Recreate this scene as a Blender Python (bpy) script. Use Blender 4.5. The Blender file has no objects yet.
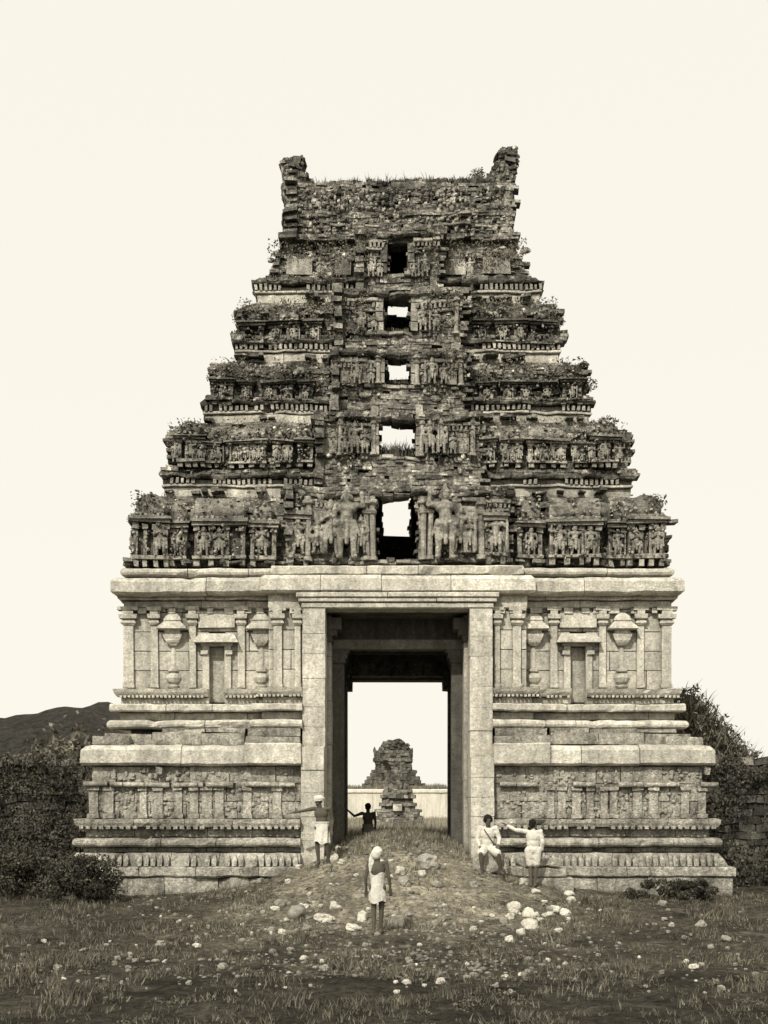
import bpy, math, random
from mathutils import Vector, Matrix, noise
R = random.Random(11)
rnd, uni = R.random, R.uniform
sc = bpy.context.scene
col = sc.collection
EYE = 2.8; CD = 28.0; F = 1148.0; CX = 397.5; HY = 800.0
def X(px, y=0.0): return (px-CX)*(CD+y)/F
def Z(py, y=0.0): return EYE-(py-HY)*(CD+y)/F
def fbm(p, o=4):
    return noise.fractal(Vector(p), 1.0, 2.0, o)
def sm(a, b, x):
    t = max(0, min(1, (x-a)/(b-a))); return t*t*(3-2*t)

# ------------------------------------------------------------------ materials
def mat_new(name):
    m = bpy.data.materials.new(name); m.use_nodes = True
    nt = m.node_tree; nt.nodes.clear()
    out = nt.nodes.new('ShaderNodeOutputMaterial')
    b = nt.nodes.new('ShaderNodeBsdfPrincipled')
    b.inputs['Roughness'].default_value = 0.95
    b.inputs['Specular IOR Level'].default_value = 0.1
    nt.links.new(b.outputs[0], out.inputs[0])
    return m, nt, b
def N(nt, t, **k):
    n = nt.nodes.new(t)
    for a, v in k.items():
        if a.startswith('i_'): n.inputs[int(a[2:])].default_value = v
        else: setattr(n, a, v)
    return n
def mth(nt, op, a, b=None, clamp=False):
    n = nt.nodes.new('ShaderNodeMath'); n.operation = op; n.use_clamp = clamp
    for i, v in enumerate((a, b)):
        if v is None: continue
        if isinstance(v, (int, float)): n.inputs[i].default_value = v
        else: nt.links.new(v, n.inputs[i])
    return n.outputs[0]
def nz(nt, pos, scale, detail=4, rough=0.6, stretch=None):
    if stretch:
        mp = N(nt, 'ShaderNodeMapping'); mp.inputs['Scale'].default_value = stretch
        nt.links.new(pos, mp.inputs[0]); pos = mp.outputs[0]
    n = N(nt, 'ShaderNodeTexNoise'); n.inputs['Scale'].default_value = scale
    n.inputs['Detail'].default_value = detail; n.inputs['Roughness'].default_value = rough
    nt.links.new(pos, n.inputs['Vector']); return n.outputs[0]
def rng(nt, v, a, b, c, d):
    n = N(nt, 'ShaderNodeMapRange'); nt.links.new(v, n.inputs[0])
    for i, q in enumerate((a, b, c, d)): n.inputs[i+1].default_value = q
    return n.outputs[0]
TINT = (1.0, 0.945, 0.80)
def weathered(name, base, lo=0.6, hi=1.25, grain=0.35, stain=0.5, moss=0.0, patch=None, bump=0.02, patch_t=(0.5, 0.56), pscale=1.3, tint=TINT, gscale=26, tone=True, course=None, ao=0.0):
    """value-only weathering and painted crease shading: everything multiplies one base value, tinted at the end"""
    m, nt, b = mat_new(name)
    geo = N(nt, 'ShaderNodeNewGeometry'); pos = geo.outputs['Position']
    v = rng(nt, nz(nt, pos, 0.7, 6, 0.65), 0.3, 0.7, base*lo, base*hi)
    if patch is not None:
        pm = rng(nt, nz(nt, pos, pscale, 7, 0.68), patch_t[0], patch_t[1], 0, 1)
        mx = N(nt, 'ShaderNodeMix'); mx.data_type = 'FLOAT'
        nt.links.new(pm, mx.inputs[0]); nt.links.new(v, mx.inputs[2]); mx.inputs[3].default_value = patch
        v = mx.outputs[0]
    if stain:
        s = rng(nt, nz(nt, pos, 1.6, 6, 0.7, (1.6, 1.6, 0.28)), 0.34, 0.6, 1-stain, 1.08)
        v = mth(nt, 'MULTIPLY', v, s)
    g = rng(nt, nz(nt, pos, gscale, 3, 0.75), 0.28, 0.72, 1-grain, 1+grain)
    v = mth(nt, 'MULTIPLY', v, g)
    g2 = rng(nt, nz(nt, pos, 6, 5, 0.75), 0.3, 0.7, 1-grain*0.8, 1+grain*0.8)
    v = mth(nt, 'MULTIPLY', v, g2)
    if tone:
        at = N(nt, 'ShaderNodeAttribute'); at.attribute_name = 'tone'
        v = mth(nt, 'MULTIPLY', v, at.outputs['Fac'])
    if moss:
        sp = N(nt, 'ShaderNodeSeparateXYZ'); nt.links.new(geo.outputs['Normal'], sp.inputs[0])
        up = rng(nt, mth(nt, 'ADD', sp.outputs[2], rng(nt, nz(nt, pos, 3, 5), 0.3, 0.7, -0.35, 0.35)), 0.2, 0.6, 1, 1-moss)
        v = mth(nt, 'MULTIPLY', v, up)
    if ao:  # ambient occlusion: crease shade multiplied into the base colour
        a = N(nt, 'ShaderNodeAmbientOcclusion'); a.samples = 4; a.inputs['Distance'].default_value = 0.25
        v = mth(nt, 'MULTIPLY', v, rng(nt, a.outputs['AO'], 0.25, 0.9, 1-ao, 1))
    cb = N(nt, 'ShaderNodeCombineColor')
    for i in range(3):
        nt.links.new(mth(nt, 'MULTIPLY', v, tint[i]), cb.inputs[i])
    nt.links.new(cb.outputs[0], b.inputs['Base Color'])
    bp = N(nt, 'ShaderNodeBump'); bp.inputs['Distance'].default_value = bump; bp.inputs['Strength'].default_value = 0.9
    h = mth(nt, 'ADD', nz(nt, pos, 9, 6, 0.7), nz(nt, pos, 30, 3, 0.7))
    nt.links.new(h, bp.inputs['Height']); nt.links.new(bp.outputs[0], b.inputs['Normal'])
    return m
M = {}
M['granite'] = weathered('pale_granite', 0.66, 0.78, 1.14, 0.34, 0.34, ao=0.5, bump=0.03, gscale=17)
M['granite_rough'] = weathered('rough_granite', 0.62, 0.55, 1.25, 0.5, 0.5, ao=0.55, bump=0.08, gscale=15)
M['granite_dim'] = weathered('dim_granite', 0.25, 0.7, 1.2, 0.3, 0.4, bump=0.03)  # darker copy of the granite, passage gloom put into its colour
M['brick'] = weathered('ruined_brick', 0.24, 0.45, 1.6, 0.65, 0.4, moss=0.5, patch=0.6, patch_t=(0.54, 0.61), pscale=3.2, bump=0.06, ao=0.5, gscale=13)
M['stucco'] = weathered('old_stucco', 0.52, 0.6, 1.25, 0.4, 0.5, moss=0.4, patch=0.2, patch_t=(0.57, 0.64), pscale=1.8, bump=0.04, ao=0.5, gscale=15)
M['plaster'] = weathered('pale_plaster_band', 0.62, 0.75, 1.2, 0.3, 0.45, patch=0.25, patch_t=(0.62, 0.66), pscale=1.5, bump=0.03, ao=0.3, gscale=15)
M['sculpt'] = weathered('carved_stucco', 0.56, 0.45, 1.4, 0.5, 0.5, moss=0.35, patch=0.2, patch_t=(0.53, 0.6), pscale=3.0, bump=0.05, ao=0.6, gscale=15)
M['farstone'] = weathered('far_stone', 0.33, 0.5, 1.4, 0.5, 0.3, moss=0.35, patch=0.42, pscale=0.8, ao=0.5, bump=0.1, gscale=5)
M['pillar_dark'] = weathered('shaded_pillar', 0.12, 0.7, 1.2, 0.3, 0.4, bump=0.03)  # passage pillars: interior shade painted in as a darker stone colour
M['shrinestone'] = weathered('dark_ruin_stone', 0.19, 0.5, 1.4, 0.5, 0.3, moss=0.3, patch=0.36, patch_t=(.56, .62), pscale=0.6, ao=0.5, bump=0.1, gscale=4)
M['whitewall'] = weathered('far_wall_plaster', 0.72, 0.85, 1.1, 0.12, 0.25, tone=False)
M['darkwall'] = weathered('overgrown_vignetted_wall', 0.10, 0.5, 1.6, 0.55, 0.5, moss=0.3, patch=0.12, patch_t=(0.55, 0.65), tone=True, bump=0.06, tint=(1, .93, .78))  # overgrown wall, with edge vignette darkening put into its base colour
M['rock'] = weathered('field_stone', 0.62, 0.75, 1.2, 0.3, 0.2, tone=False, bump=0.03)
M['rockdim'] = weathered('grey_stone', 0.32, 0.7, 1.2, 0.4, 0.2, tone=False, bump=0.03)
M['ground'] = weathered('scrub_ground', 0.14, 0.5, 1.5, 0.6, 0.0, patch=0.3, patch_t=(0.5, 0.66), pscale=1.1, tone=True, bump=0.1, tint=(1, .90, .68), gscale=9)
M['hill'] = weathered('wooded_hill', 0.06, 0.6, 1.5, 0.5, 0.0, tone=False, bump=0.4, gscale=1.2, tint=(1, .93, .78))
def flat(name, c, var=0.3, scale=20, bump=0.004):
    m, nt, b = mat_new(name)
    geo = N(nt, 'ShaderNodeNewGeometry')
    v = rng(nt, nz(nt, geo.outputs['Position'], scale, 4), 0.3, 0.7, 1-var, 1+var)
    cb = N(nt, 'ShaderNodeCombineColor')
    for i in range(3): nt.links.new(mth(nt, 'MULTIPLY', v, c[i]), cb.inputs[i])
    nt.links.new(cb.outputs[0], b.inputs['Base Color'])
    bp = N(nt, 'ShaderNodeBump'); bp.inputs['Distance'].default_value = bump
    nt.links.new(nz(nt, geo.outputs['Position'], scale*2, 4), bp.inputs['Height'])
    nt.links.new(bp.outputs[0], b.inputs['Normal'])
    return m
M['skin'] = flat('brown_skin', (0.10, 0.09, 0.07), 0.2)
M['hair'] = flat('dark_hair', (0.02, 0.018, 0.014), 0.3, 60)
M['cloth'] = flat('white_cotton', (0.66, 0.63, 0.55), 0.16, 9, 0.03)
M['darkcloth'] = flat('dark_cotton', (0.045, 0.042, 0.035), 0.3)
M['greycloth'] = flat('grey_cotton', (0.25, 0.235, 0.2), 0.2)
M['strap'] = flat('leather_strap', (0.06, 0.055, 0.045), 0.2)
def leafmat(name, v, var=0.6):
    m, nt, b = mat_new(name)
    geo = N(nt, 'ShaderNodeNewGeometry')
    at = N(nt, 'ShaderNodeAttribute'); at.attribute_name = 'tone'
    s = mth(nt, 'MULTIPLY', rng(nt, nz(nt, geo.outputs['Position'], 2.5, 3), 0.3, 0.7, v*(1-var), v*(1+var)), at.outputs['Fac'])
    cb = N(nt, 'ShaderNodeCombineColor')
    for i, t in enumerate((1.0, 0.92, 0.70)): nt.links.new(mth(nt, 'MULTIPLY', s, t), cb.inputs[i])
    nt.links.new(cb.outputs[0], b.inputs['Base Color'])
    return m
M['leaf'] = leafmat('dusty_foliage', 0.13)
M['leafdark'] = leafmat('dark_foliage', 0.08)
M['straw'] = leafmat('dry_grass', 0.2)

# ------------------------------------------------------------------ mesh builder
WARP = [False]
class MB:
    def __init__(s): s.v = []; s.f = []; s.t = []; s.isl = []
    def add(s, vs, fs, tone=1.0):
        o = len(s.v); s.v += vs; s.isl.append((o, len(s.f)))
        for f in fs: s.f.append([i+o for i in f]); s.t.append(tone)
    def box(s, x0, x1, y0, y1, z0, z1, j=0.0, tone=1.0):
        vs = [(x+uni(-j, j), y+uni(-j, j), z+uni(-j, j)) for x in (x0, x1) for y in (y0, y1) for z in (z0, z1)]
        s.add(vs, [(0,1,3,2),(4,6,7,5),(0,4,5,1),(2,3,7,6),(0,2,6,4),(1,5,7,3)], tone)
    def loft(s, rings, tone=1.0, cap=True, closed=True):
        n = len(rings[0]); o = len(s.v); s.isl.append((o, len(s.f)))
        for r in rings: s.v += [tuple(p) for p in r]
        for k in range(len(rings)-1):
            for i in range(n if closed else n-1):
                a = o+k*n+i; b = o+k*n+(i+1) % n
                s.f.append([a, b, b+n, a+n]); s.t.append(tone)
        if cap:
            s.f.append([o+i for i in range(n)][::-1]); s.t.append(tone)
            e = o+(len(rings)-1)*n
            s.f.append([e+i for i in range(n)]); s.t.append(tone)
    def seg(s, p0, p1, n, prof, m0=0.0, m1=0.0, joint=1.2, gap=0.008, jit=0.008, tv=0.12, sub=0.14, plain=False):
        """extrude closed profile [(out,z)...] along p0->p1 (2D), outward normal n, as separate stones with open joints"""
        dx, dy = p1[0]-p0[0], p1[1]-p0[1]; L = math.hypot(dx, dy)
        if L < 0.02: return
        tx, ty = dx/L, dy/L
        cuts = [0.0]
        while L-cuts[-1] > joint*1.3: cuts.append(cuts[-1]+joint*uni(0.6, 1.3))
        cuts.append(L)
        if len(cuts) > 2 and cuts[-1]-cuts[-2] < joint*0.25: cuts.pop(-2)
        for k in range(len(cuts)-1):
            a, b = cuts[k], cuts[k+1]; first = k == 0; last = k == len(cuts)-2
            oy = uni(-jit, jit); oz = uni(-jit, jit)*0.5; tone = 1+uni(-tv, tv)
            ns = max(1, int((b-a)/sub)); rings = []
            for q in range(ns+1):
                u = a+(b-a)*q/ns; ring = []
                if q == 0 and not first: u += gap
                if q == ns and not last: u -= gap
                for (o, z) in prof:
                    uu = u
                    if first and q == 0: uu -= m0*o
                    if last and q == ns: uu += m1*o
                    px, py = p0[0]+tx*uu+n[0]*(o+oy), p0[1]+ty*uu+n[1]*(o+oy)
                    w = noise.noise_vector(Vector((px*2.3, py*2.3, z*2.3)))*0.02+noise.noise_vector(Vector((px*7, py*7, z*7)))*0.013
                    ch_ = noise.noise(Vector((px*1.9+7, py*1.9, z*2.7)))
                    if ch_ > .42 and not plain: w = w-Vector((n[0], n[1], .4))*(ch_-.42)*.4
                    if plain: w = w*.25
                    ring.append((px+w.x, py+w.y, z+oz+w.z))
                rings.append(ring)
            s.loft(rings, tone)
    def ring(s, hw, y0, y1, prof, gaphw=None, skips=None, **k):
        """rectangular ring, half width hw, y0..y1, mitred corners; gaphw leaves the middle of front and back open"""
        if skips and gaphw is not None:
            a, b = skips
            s.seg((-hw, y0), (-b, y0), (0, -1), prof, 1, 0, **k); s.seg((-a, y0), (-gaphw, y0), (0, -1), prof, 0, 0, **k)
            s.seg((gaphw, y0), (a, y0), (0, -1), prof, 0, 0, **k); s.seg((b, y0), (hw, y0), (0, -1), prof, 0, 1, **k)
            s.seg((hw, y1), (gaphw, y1), (0, 1), prof, 1, 0, **k); s.seg((-gaphw, y1), (-hw, y1), (0, 1), prof, 0, 1, **k)
        elif gaphw is None:
            s.seg((-hw, y0), (hw, y0), (0, -1), prof, 1, 1, **k)
            s.seg((hw, y1), (-hw, y1), (0, 1), prof, 1, 1, **k)
        else:
            s.seg((-hw, y0), (-gaphw, y0), (0, -1), prof, 1, 0, **k)
            s.seg((gaphw, y0), (hw, y0), (0, -1), prof, 0, 1, **k)
            s.seg((hw, y1), (gaphw, y1), (0, 1), prof, 1, 0, **k)
            s.seg((-gaphw, y1), (-hw, y1), (0, 1), prof, 0, 1, **k)
        s.seg((-hw, y1), (-hw, y0), (-1, 0), prof, 1, 1, **k)
        s.seg((hw, y0), (hw, y1), (1, 0), prof, 1, 1, **k)
    def halves(s):
        out = [MB(), MB()]; L = s.isl+[(len(s.v), len(s.f))]
        for (v0, f0), (v1, f1) in zip(L, L[1:]):
            vs = s.v[v0:v1]; h = out[1 if sum(p[0] for p in vs) > 0 else 0]; d = len(h.v)-v0
            h.isl.append((len(h.v), len(h.f))); h.v += vs; h.f += [[i+d for i in f] for f in s.f[f0:f1]]; h.t += s.t[f0:f1]
        return [h for h in out if h.v]
    def rough(s, amp, sc_=1.0):
        s.v = [tuple(Vector(p)+noise.noise_vector(Vector(p)*sc_)*amp) for p in s.v]
    def build(s, name, mat, parent=None, smooth=False):
        if WARP[0]:
            q = []
            for p in s.v:
                p = Vector(p); w = noise.noise_vector(p*.8+Vector((17, 3, 5)))*.05+noise.noise_vector(p*2.7)*.03
                q.append(tuple(p+w))
            s.v = q
        me = bpy.data.meshes.new(name); me.from_pydata(s.v, [], s.f)
        a = me.attributes.new('tone', 'FLOAT', 'FACE'); a.data.foreach_set('value', s.t)
        me.materials.append(mat)
        if smooth: me.polygons.foreach_set('use_smooth', [True]*len(me.polygons))
        o = bpy.data.objects.new(name, me); col.objects.link(o)
        if parent:
            o.parent = parent
        return o
def tag(o, label=None, cat=None, group=None, kind=None):
    if label: o['label'] = label
    if cat: o['category'] = cat
    if group: o['group'] = group
    if kind: o['kind'] = kind
    return o
def empty(name, loc=(0, 0, 0), **k):
    o = bpy.data.objects.new(name, None); col.objects.link(o); o.location = loc; o.empty_display_size = 0.2
    return tag(o, **k)
# profiles (out, z) closed, back edge at -b
def p_flat(z0, z1, o, b=0.25):
    e = min(0.03, (z1-z0)*0.2)
    return [(-b, z0), (o-e, z0), (o, z0+e), (o, z1-e), (o-e, z1), (-b, z1)]
def p_roll(z0, z1, o, b=0.25, n=6, r=None):
    h = z1-z0; r = r or h*0.5
    return [(-b, z0)]+[(o-r+r*math.sin(math.pi*i/n), z0+h*(1-math.cos(math.pi*i/n))/2) for i in range(n+1)]+[(-b, z1)]
def p_slab(z0, z1, o, b=0.3):   # big cornice: flat top and face, soffit cut back
    h = z1-z0
    return [(-b, z0+0.02), (o-h*0.55, z0-0.02), (o-0.05, z0), (o, z0+0.05), (o-0.01, z1-0.12), (o-0.1, z1-0.02), (o-0.35, z1+0.02), (-b, z1+0.02)]
def p_slope(z0, z1, o0, o1, b=0.25):
    return [(-b, z0), (o0, z0), (o0*0.5+o1*0.5+0.02, (z0+z1)/2), (o1, z1), (-b, z1)]

def ashlar(mb, x0, x1, z0, z1, y, depth=0.3, row=0.46, ln=1.1, jit=0.008, holes=(), gap=0.010, tv=0.1, axis='x', sgn=-1):
    """coursed stone facing on plane y (axis x) or x (axis y)"""
    z = z0; rows = max(1, round((z1-z0)/row)); rh = (z1-z0)/rows
    for r in range(rows):
        za, zb = z0+r*rh, z0+(r+1)*rh; x = x0
        zb -= 0.0
        while x < x1-0.01:
            e = min(x1, x+ln*uni(0.55, 1.4))
            if x1-e < ln*0.3: e = x1
            spans = [(x, e)]
            for (hx0, hx1, hz0, hz1) in holes:
                if zb > hz0+0.05 and za < hz1-0.05:
                    ns = []
                    for (a, b) in spans:
                        if b <= hx0 or a >= hx1: ns.append((a, b))
                        else:
                            if a < hx0: ns.append((a, hx0))
                            if b > hx1: ns.append((hx1, b))
                    spans = ns
            for (a, b) in spans:
                if b-a < 0.04: continue
                o = uni(-jit, jit); t = 1+uni(-tv, tv); g = gap
                if axis == 'x':
                    ya, yb = (y+o, y+depth) if sgn < 0 else (y-depth, y-o)
                    mb.box(a+g, b-g, ya, yb, za+g, zb-g, 0.004, t)
                else:
                    xa, xb = (y+o, y+depth) if sgn < 0 else (y-depth, y-o)
                    mb.box(xa, xb, a+g, b-g, za+g, zb-g, 0.004, t)
            x = e
def core(mb, hw, y0, y1, z0, z1, th=0.45, hole=None, bhole=None, tone=0.8):
    for (ya, yb, h) in ((y0, y0+th, hole), (y1-th, y1, bhole)):
        if not h: mb.box(-hw, hw, ya, yb, z0, z1, 0, tone)
        else:
            a, b, c, d = h
            mb.box(-hw, a, ya, yb, z0, z1, 0, tone); mb.box(b, hw, ya, yb, z0, z1, 0, tone)
            if c > z0+.01: mb.box(a, b, ya, yb, z0, c, 0, tone)
            if d < z1-.01: mb.box(a, b, ya, yb, d, z1, 0, tone)
    mb.box(-hw, -hw+th, y0+th, y1-th, z0, z1, 0, tone); mb.box(hw-th, hw, y0+th, y1-th, z0, z1, 0, tone)
def bricks(mb, p0, p1, n, z0, z1, of, rowh=0.1, bl=0.28, holes=(), miss=0.03, amp=0.07, depth=0.3, seed=0.0, tv=0.35):
    dx, dy = p1[0]-p0[0], p1[1]-p0[1]; L = math.hypot(dx, dy); tx, ty = dx/L, dy/L
    rows = max(1, int((z1-z0)/rowh)); rh = (z1-z0)/rows
    for r in range(rows):
        za, zb = z0+r*rh, z0+(r+1)*rh; zm = (za+zb)/2
        o0 = of(zm); u = -o0
        band = noise.noise(Vector((seed, zm*5, 3)))*0.02
        while u < L+o0:
            e = u+bl*uni(0.4, 1.5); m = (u+e)/2; px, py = p0[0]+tx*m, p0[1]+ty*m
            skip = rnd() < miss
            for (a, b, c, d) in holes:
                if abs(ty) < 0.5 and a-0.02 < px < b+0.02 and zb > c+0.02 and za < d-0.02: skip = True
            if not skip:
                nn = noise.noise(Vector((px*1.1+seed, py*1.1, zm*1.5)))*amp+noise.noise(Vector((px*4, py*4+seed, zm*5)))*amp*0.5
                o = o0+nn+band+uni(-0.02, 0.02)
                t = max(0.3, 1+uni(-tv, tv)+nn*3)*(1.9 if rnd() < .05 else 1)
                c0 = [(u, -depth), (e, -depth), (e, o), (u, o)]
                vs = []
                for zz in (za, zb):
                    for (q, w) in c0:
                        vs.append((p0[0]+tx*q+n[0]*w+uni(-.006, .006), p0[1]+ty*q+n[1]*w+uni(-.006, .006), zz+uni(-.008, .008)))
                mb.add(vs, [(0,3,2,1),(4,5,6,7),(0,1,5,4),(1,2,6,5),(2,3,7,6),(3,0,4,7)], t)
            u = e
def brick_ring(mb, hw, y0, y1, z0, z1, of, holes=(), bholes=(), **k):
    bricks(mb, (-hw, y0), (hw, y0), (0, -1), z0, z1, of, holes=holes, **k)
    bricks(mb, (hw, y1), (-hw, y1), (0, 1), z0, z1, of, holes=bholes, **k)
    bricks(mb, (-hw, y1), (-hw, y0), (-1, 0), z0, z1, of, **k)
    bricks(mb, (hw, y0), (hw, y1), (1, 0), z0, z1, of, **k)

# ------------------------------------------------------------------ figures by remeshing capsules
def capsule(mb, a, b, ra, rb, n=10, flat_=1.0):
    a, b = Vector(a), Vector(b); d = b-a; L = d.length
    if L < 1e-5: d = Vector((0, 0, 1))
    q = d.to_track_quat('Z', 'Y').to_matrix()
    rings = []; K = 4
    for i in range(K+1):
        t = math.pi/2*i/K
        rings.append((-math.cos(t)*ra, max(0.002, math.sin(t)*ra)))
    for i in range(K+1):
        t = math.pi/2*i/K
        rings.append((L+math.sin(t)*rb, max(0.002, math.cos(t)*rb)))
    rr = []
    for (z, r) in rings:
        rr.append([a+q @ Vector((math.cos(2*math.pi*k/n)*r, math.sin(2*math.pi*k/n)*r, z)) for k in range(n)])
    mb.loft(rr)
def ell(mb, c, r, n=12):
    rr = []
    for i in range(n+1):
        t = math.pi*i/n; s_ = max(0.02, math.sin(t))
        rr.append([Vector((c[0]+r[0]*s_*math.cos(2*math.pi*k/n), c[1]+r[1]*s_*math.sin(2*math.pi*k/n), c[2]-r[2]*math.cos(t))) for k in range(n)])
    mb.loft(rr)
def remesh(mb, name, vox, smooth_it=2, noise_amp=0.0, nsc=10):
    me = bpy.data.meshes.new(name+'_tmp'); me.from_pydata(mb.v, [], mb.f)
    o = bpy.data.objects.new(name+'_tmp', me); col.objects.link(o)
    md = o.modifiers.new('r', 'REMESH'); md.mode = 'VOXEL'; md.voxel_size = vox; md.use_smooth_shade = True
    if smooth_it:
        s = o.modifiers.new('s', 'SMOOTH'); s.iterations = smooth_it; s.factor = 0.5
    dg = bpy.context.evaluated_depsgraph_get(); dg.update()
    out = bpy.data.meshes.new_from_object(o.evaluated_get(dg))
    bpy.data.objects.remove(o); bpy.data.meshes.remove(me)
    out.name = name
    if noise_amp:
        for v in out.vertices:
            v.co += noise.noise_vector(v.co*nsc)*noise_amp
    a = out.attributes.new('tone', 'FLOAT', 'FACE'); a.data.foreach_set('value', [1.0]*len(out.polygons))
    out.polygons.foreach_set('use_smooth', [True]*len(out.polygons))
    return out
def place(mesh, name, mat, parent, loc, s=1.0, rz=0.0, flip=False):
    if not mesh.materials: mesh.materials.append(mat)
    o = bpy.data.objects.new(name, mesh); col.objects.link(o)
    o.location = loc; o.rotation_euler = (0, 0, rz)
    sx = s if isinstance(s, (int, float)) else s[0]
    o.scale = ((-1 if flip else 1)*sx, s if isinstance(s, (int, float)) else s[1], s if isinstance(s, (int, float)) else s[2])
    if parent: o.parent = parent
    return o
def deity(pose):
    """carved figure, unit height, facing -y, feet at origin"""
    m = MB(); c = capsule
    hip = 0.03 if pose in (1, 3) else 0.0
    for s in (-1, 1):
        c(m, (s*0.075+hip, 0, 0.47), (s*0.085, -0.03, 0.25), 0.075, 0.05)
        c(m, (s*0.085, -0.03, 0.25), (s*0.09, 0, 0.04), 0.05, 0.034)
        c(m, (s*0.09, 0.02, 0.03), (s*0.12, -0.08, 0.02), 0.035, 0.028)
    ell(m, (hip, 0, 0.47), (0.145, 0.09, 0.09)); c(m, (hip, 0, 0.48), (0, 0, 0.60), 0.095, 0.085)
    ell(m, (0, 0, 0.68), (0.14, 0.085, 0.09)); c(m, (0, 0, 0.72), (0, -0.01, 0.80), 0.045, 0.04)
    ell(m, (0, -0.02, 0.835), (0.058, 0.062, 0.07))
    c(m, (0, -0.02, 0.87), (0, 0, 0.985), 0.062, 0.02)             # tall crown
    ell(m, (0, -0.01, 0.885), (0.08, 0.075, 0.022))
    for s in (-1, 1): ell(m, (s*0.068, -0.01, 0.82), (0.018, 0.02, 0.045)); c(m, (s*0.13, 0, 0.72), (s*0.15, 0, 0.71), 0.05, 0.045)
    arms = {0: (((.155, -.01, .58), (.05, -.1, .64)), ((.155, -.01, .58), (.05, -.1, .64))),
            1: (((.22, -.02, .70), (.2, -.05, .86)), ((.17, 0, .57), (.14, -.06, .45))),
            2: (((.2, -.02, .57), (.17, -.05, .42)), ((.2, -.02, .57), (.17, -.05, .42))),
            3: (((.23, -.02, .62), (.24, -.08, .75)), ((.19, 0, .57), (.09, -.1, .5)))}[pose]
    for s, (e, h) in zip((-1, 1), arms):
        c(m, (s*0.15, 0, 0.71), (s*e[0], e[1], e[2]), 0.045, 0.036); c(m, (s*e[0], e[1], e[2]), (s*h[0], h[1], h[2]), 0.036, 0.026)
        ell(m, (s*h[0], h[1], h[2]), (0.034, 0.034, 0.038))
    c(m, (0, -0.07, 0.47), (0, -0.09, 0.2), 0.04, 0.03)            # hanging sash
    c(m, (-0.14+hip, -0.03, 0.5), (-0.17, -0.02, 0.3), 0.025, 0.02); c(m, (0.14+hip, -0.03, 0.5), (0.17, -0.02, 0.3), 0.025, 0.02)
    if pose == 3: c(m, (-0.25, -0.08, 0.75), (-0.24, -0.06, 0.05), 0.025, 0.045)
    return remesh(m, 'statue', 0.014, 1, 0.007, 14)
DEITY = [deity(i) for i in range(4)]
def statue(parent, px, py_foot, hpx, y, pose=None, flip=None, wide=1.0):
    h = hpx*(CD+y)/F
    p = R.randrange(4) if pose is None else pose
    f = rnd() < 0.5 if flip is None else flip
    return place(DEITY[p], 'statue', M['sculpt'], parent, (X(px, y), y, Z(py_foot, y)), (h*wide, h, h), uni(-0.15, 0.15), f)

# ================================================================== THE GATEWAY TOWER
tower = empty('gateway_tower', (0, 0, 0.5), label='ruined pyramidal temple gateway tower of pale granite below and dark crumbling brick tiers above', cat='temple gateway')
YB = 9.0                                    # back plane of the passage
class _P:                                    # children keep world coordinates: tower sits at z=0.5
    pass
def child(mb, name, mat, parent=tower, **k):
    if name in ('plinth', 'frieze_wall', 'lower_cornice', 'ledge_course', 'upper_mouldings', 'wall', 'fascia', 'passage_wall'):
        hs = mb.halves()
        for h in hs: h.build(name, mat, parent, **k).location = (0, 0, -0.5)
        return
    o = mb.build(name, mat, parent, **k)
    if parent is tower: o.location = (0, 0, -0.5)
    return o
def sub(mb, name, mat, parent, **k): return mb.build(name, mat, parent, **k)
BAY = 3.17
# plinth (lower moulded base) -------------------------------------------------
g = MB()
yl = -0.35; hwl = (CX-92.5)*(CD+yl)/F; ybk = YB+0.35
def lz(py): return Z(py, yl-0.3)
GH = 2.31                                    # clear half width for jambs
K = dict(gaphw=GH)
g.ring(hwl, yl, ybk, p_flat(0.1, lz(897), 0.72, 0.5), joint=1.5, jit=0.02, **K)
g.ring(hwl, yl, ybk, p_flat(lz(897), lz(876), 0.56, 0.5), joint=1.0, jit=0.015, **K)
g.ring(hwl, yl, ybk, p_flat(lz(876), lz(866), 0.62), joint=1.3, **K)
g.ring(hwl, yl, ybk, p_slope(lz(866), lz(853), 0.5, 0.3), joint=1.1, **K)
g.ring(hwl, yl, ybk, p_flat(lz(853), lz(847), 0.16), joint=1.4, **K)
g.ring(hwl, yl, ybk, p_roll(lz(847), lz(838), 0.38), joint=1.6, **K)
g.ring(hwl, yl, ybk, p_flat(lz(838), lz(827), 0.12), joint=1.2, **K)
g.ring(hwl, yl, ybk, p_slope(lz(827), lz(819), 0.3, 0.36), joint=1.6, **K)
for s in (-1, 1):                            # bead row under the ledge, petal row on the slope
    x = GH+0.1
    while x < hwl+0.3:
        w = 0.09
        if rnd() > 0.12: g.box(s*x-0.05, s*x+0.05, yl-0.33, yl-0.2, lz(829), lz(825.4), 0.008, 1.0)
        if rnd() > 0.15:
            xx = s*x
            g.loft([[(xx-0.05, yl-0.60, lz(865.6)), (xx, yl-0.62, lz(865.6)), (xx+0.05, yl-0.60, lz(865.6)), (xx+0.05, yl-0.4, lz(865.6)), (xx-.05, yl-0.4, lz(865.6))],
                    [(xx-0.06, yl-0.56, lz(860)), (xx, yl-0.60, lz(860)), (xx+0.06, yl-0.56, lz(860)), (xx+0.06, yl-0.3, lz(860)), (xx-.06, yl-0.3, lz(860))],
                    [(xx-0.02, yl-0.42, lz(855)), (xx, yl-0.43, lz(855)), (xx+0.02, yl-0.42, lz(855)), (xx+0.02, yl-0.25, lz(855)), (xx-.02, yl-0.25, lz(855))]], 1.05)
        x += 0.16
core(g, hwl-0.02, yl+0.12, ybk-0.12, 0.1, lz(766), 0.9, (-GH, GH, 0.1, 9), (-GH, GH, 0.1, 9))
child(g, 'plinth', M['granite_rough'])
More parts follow.
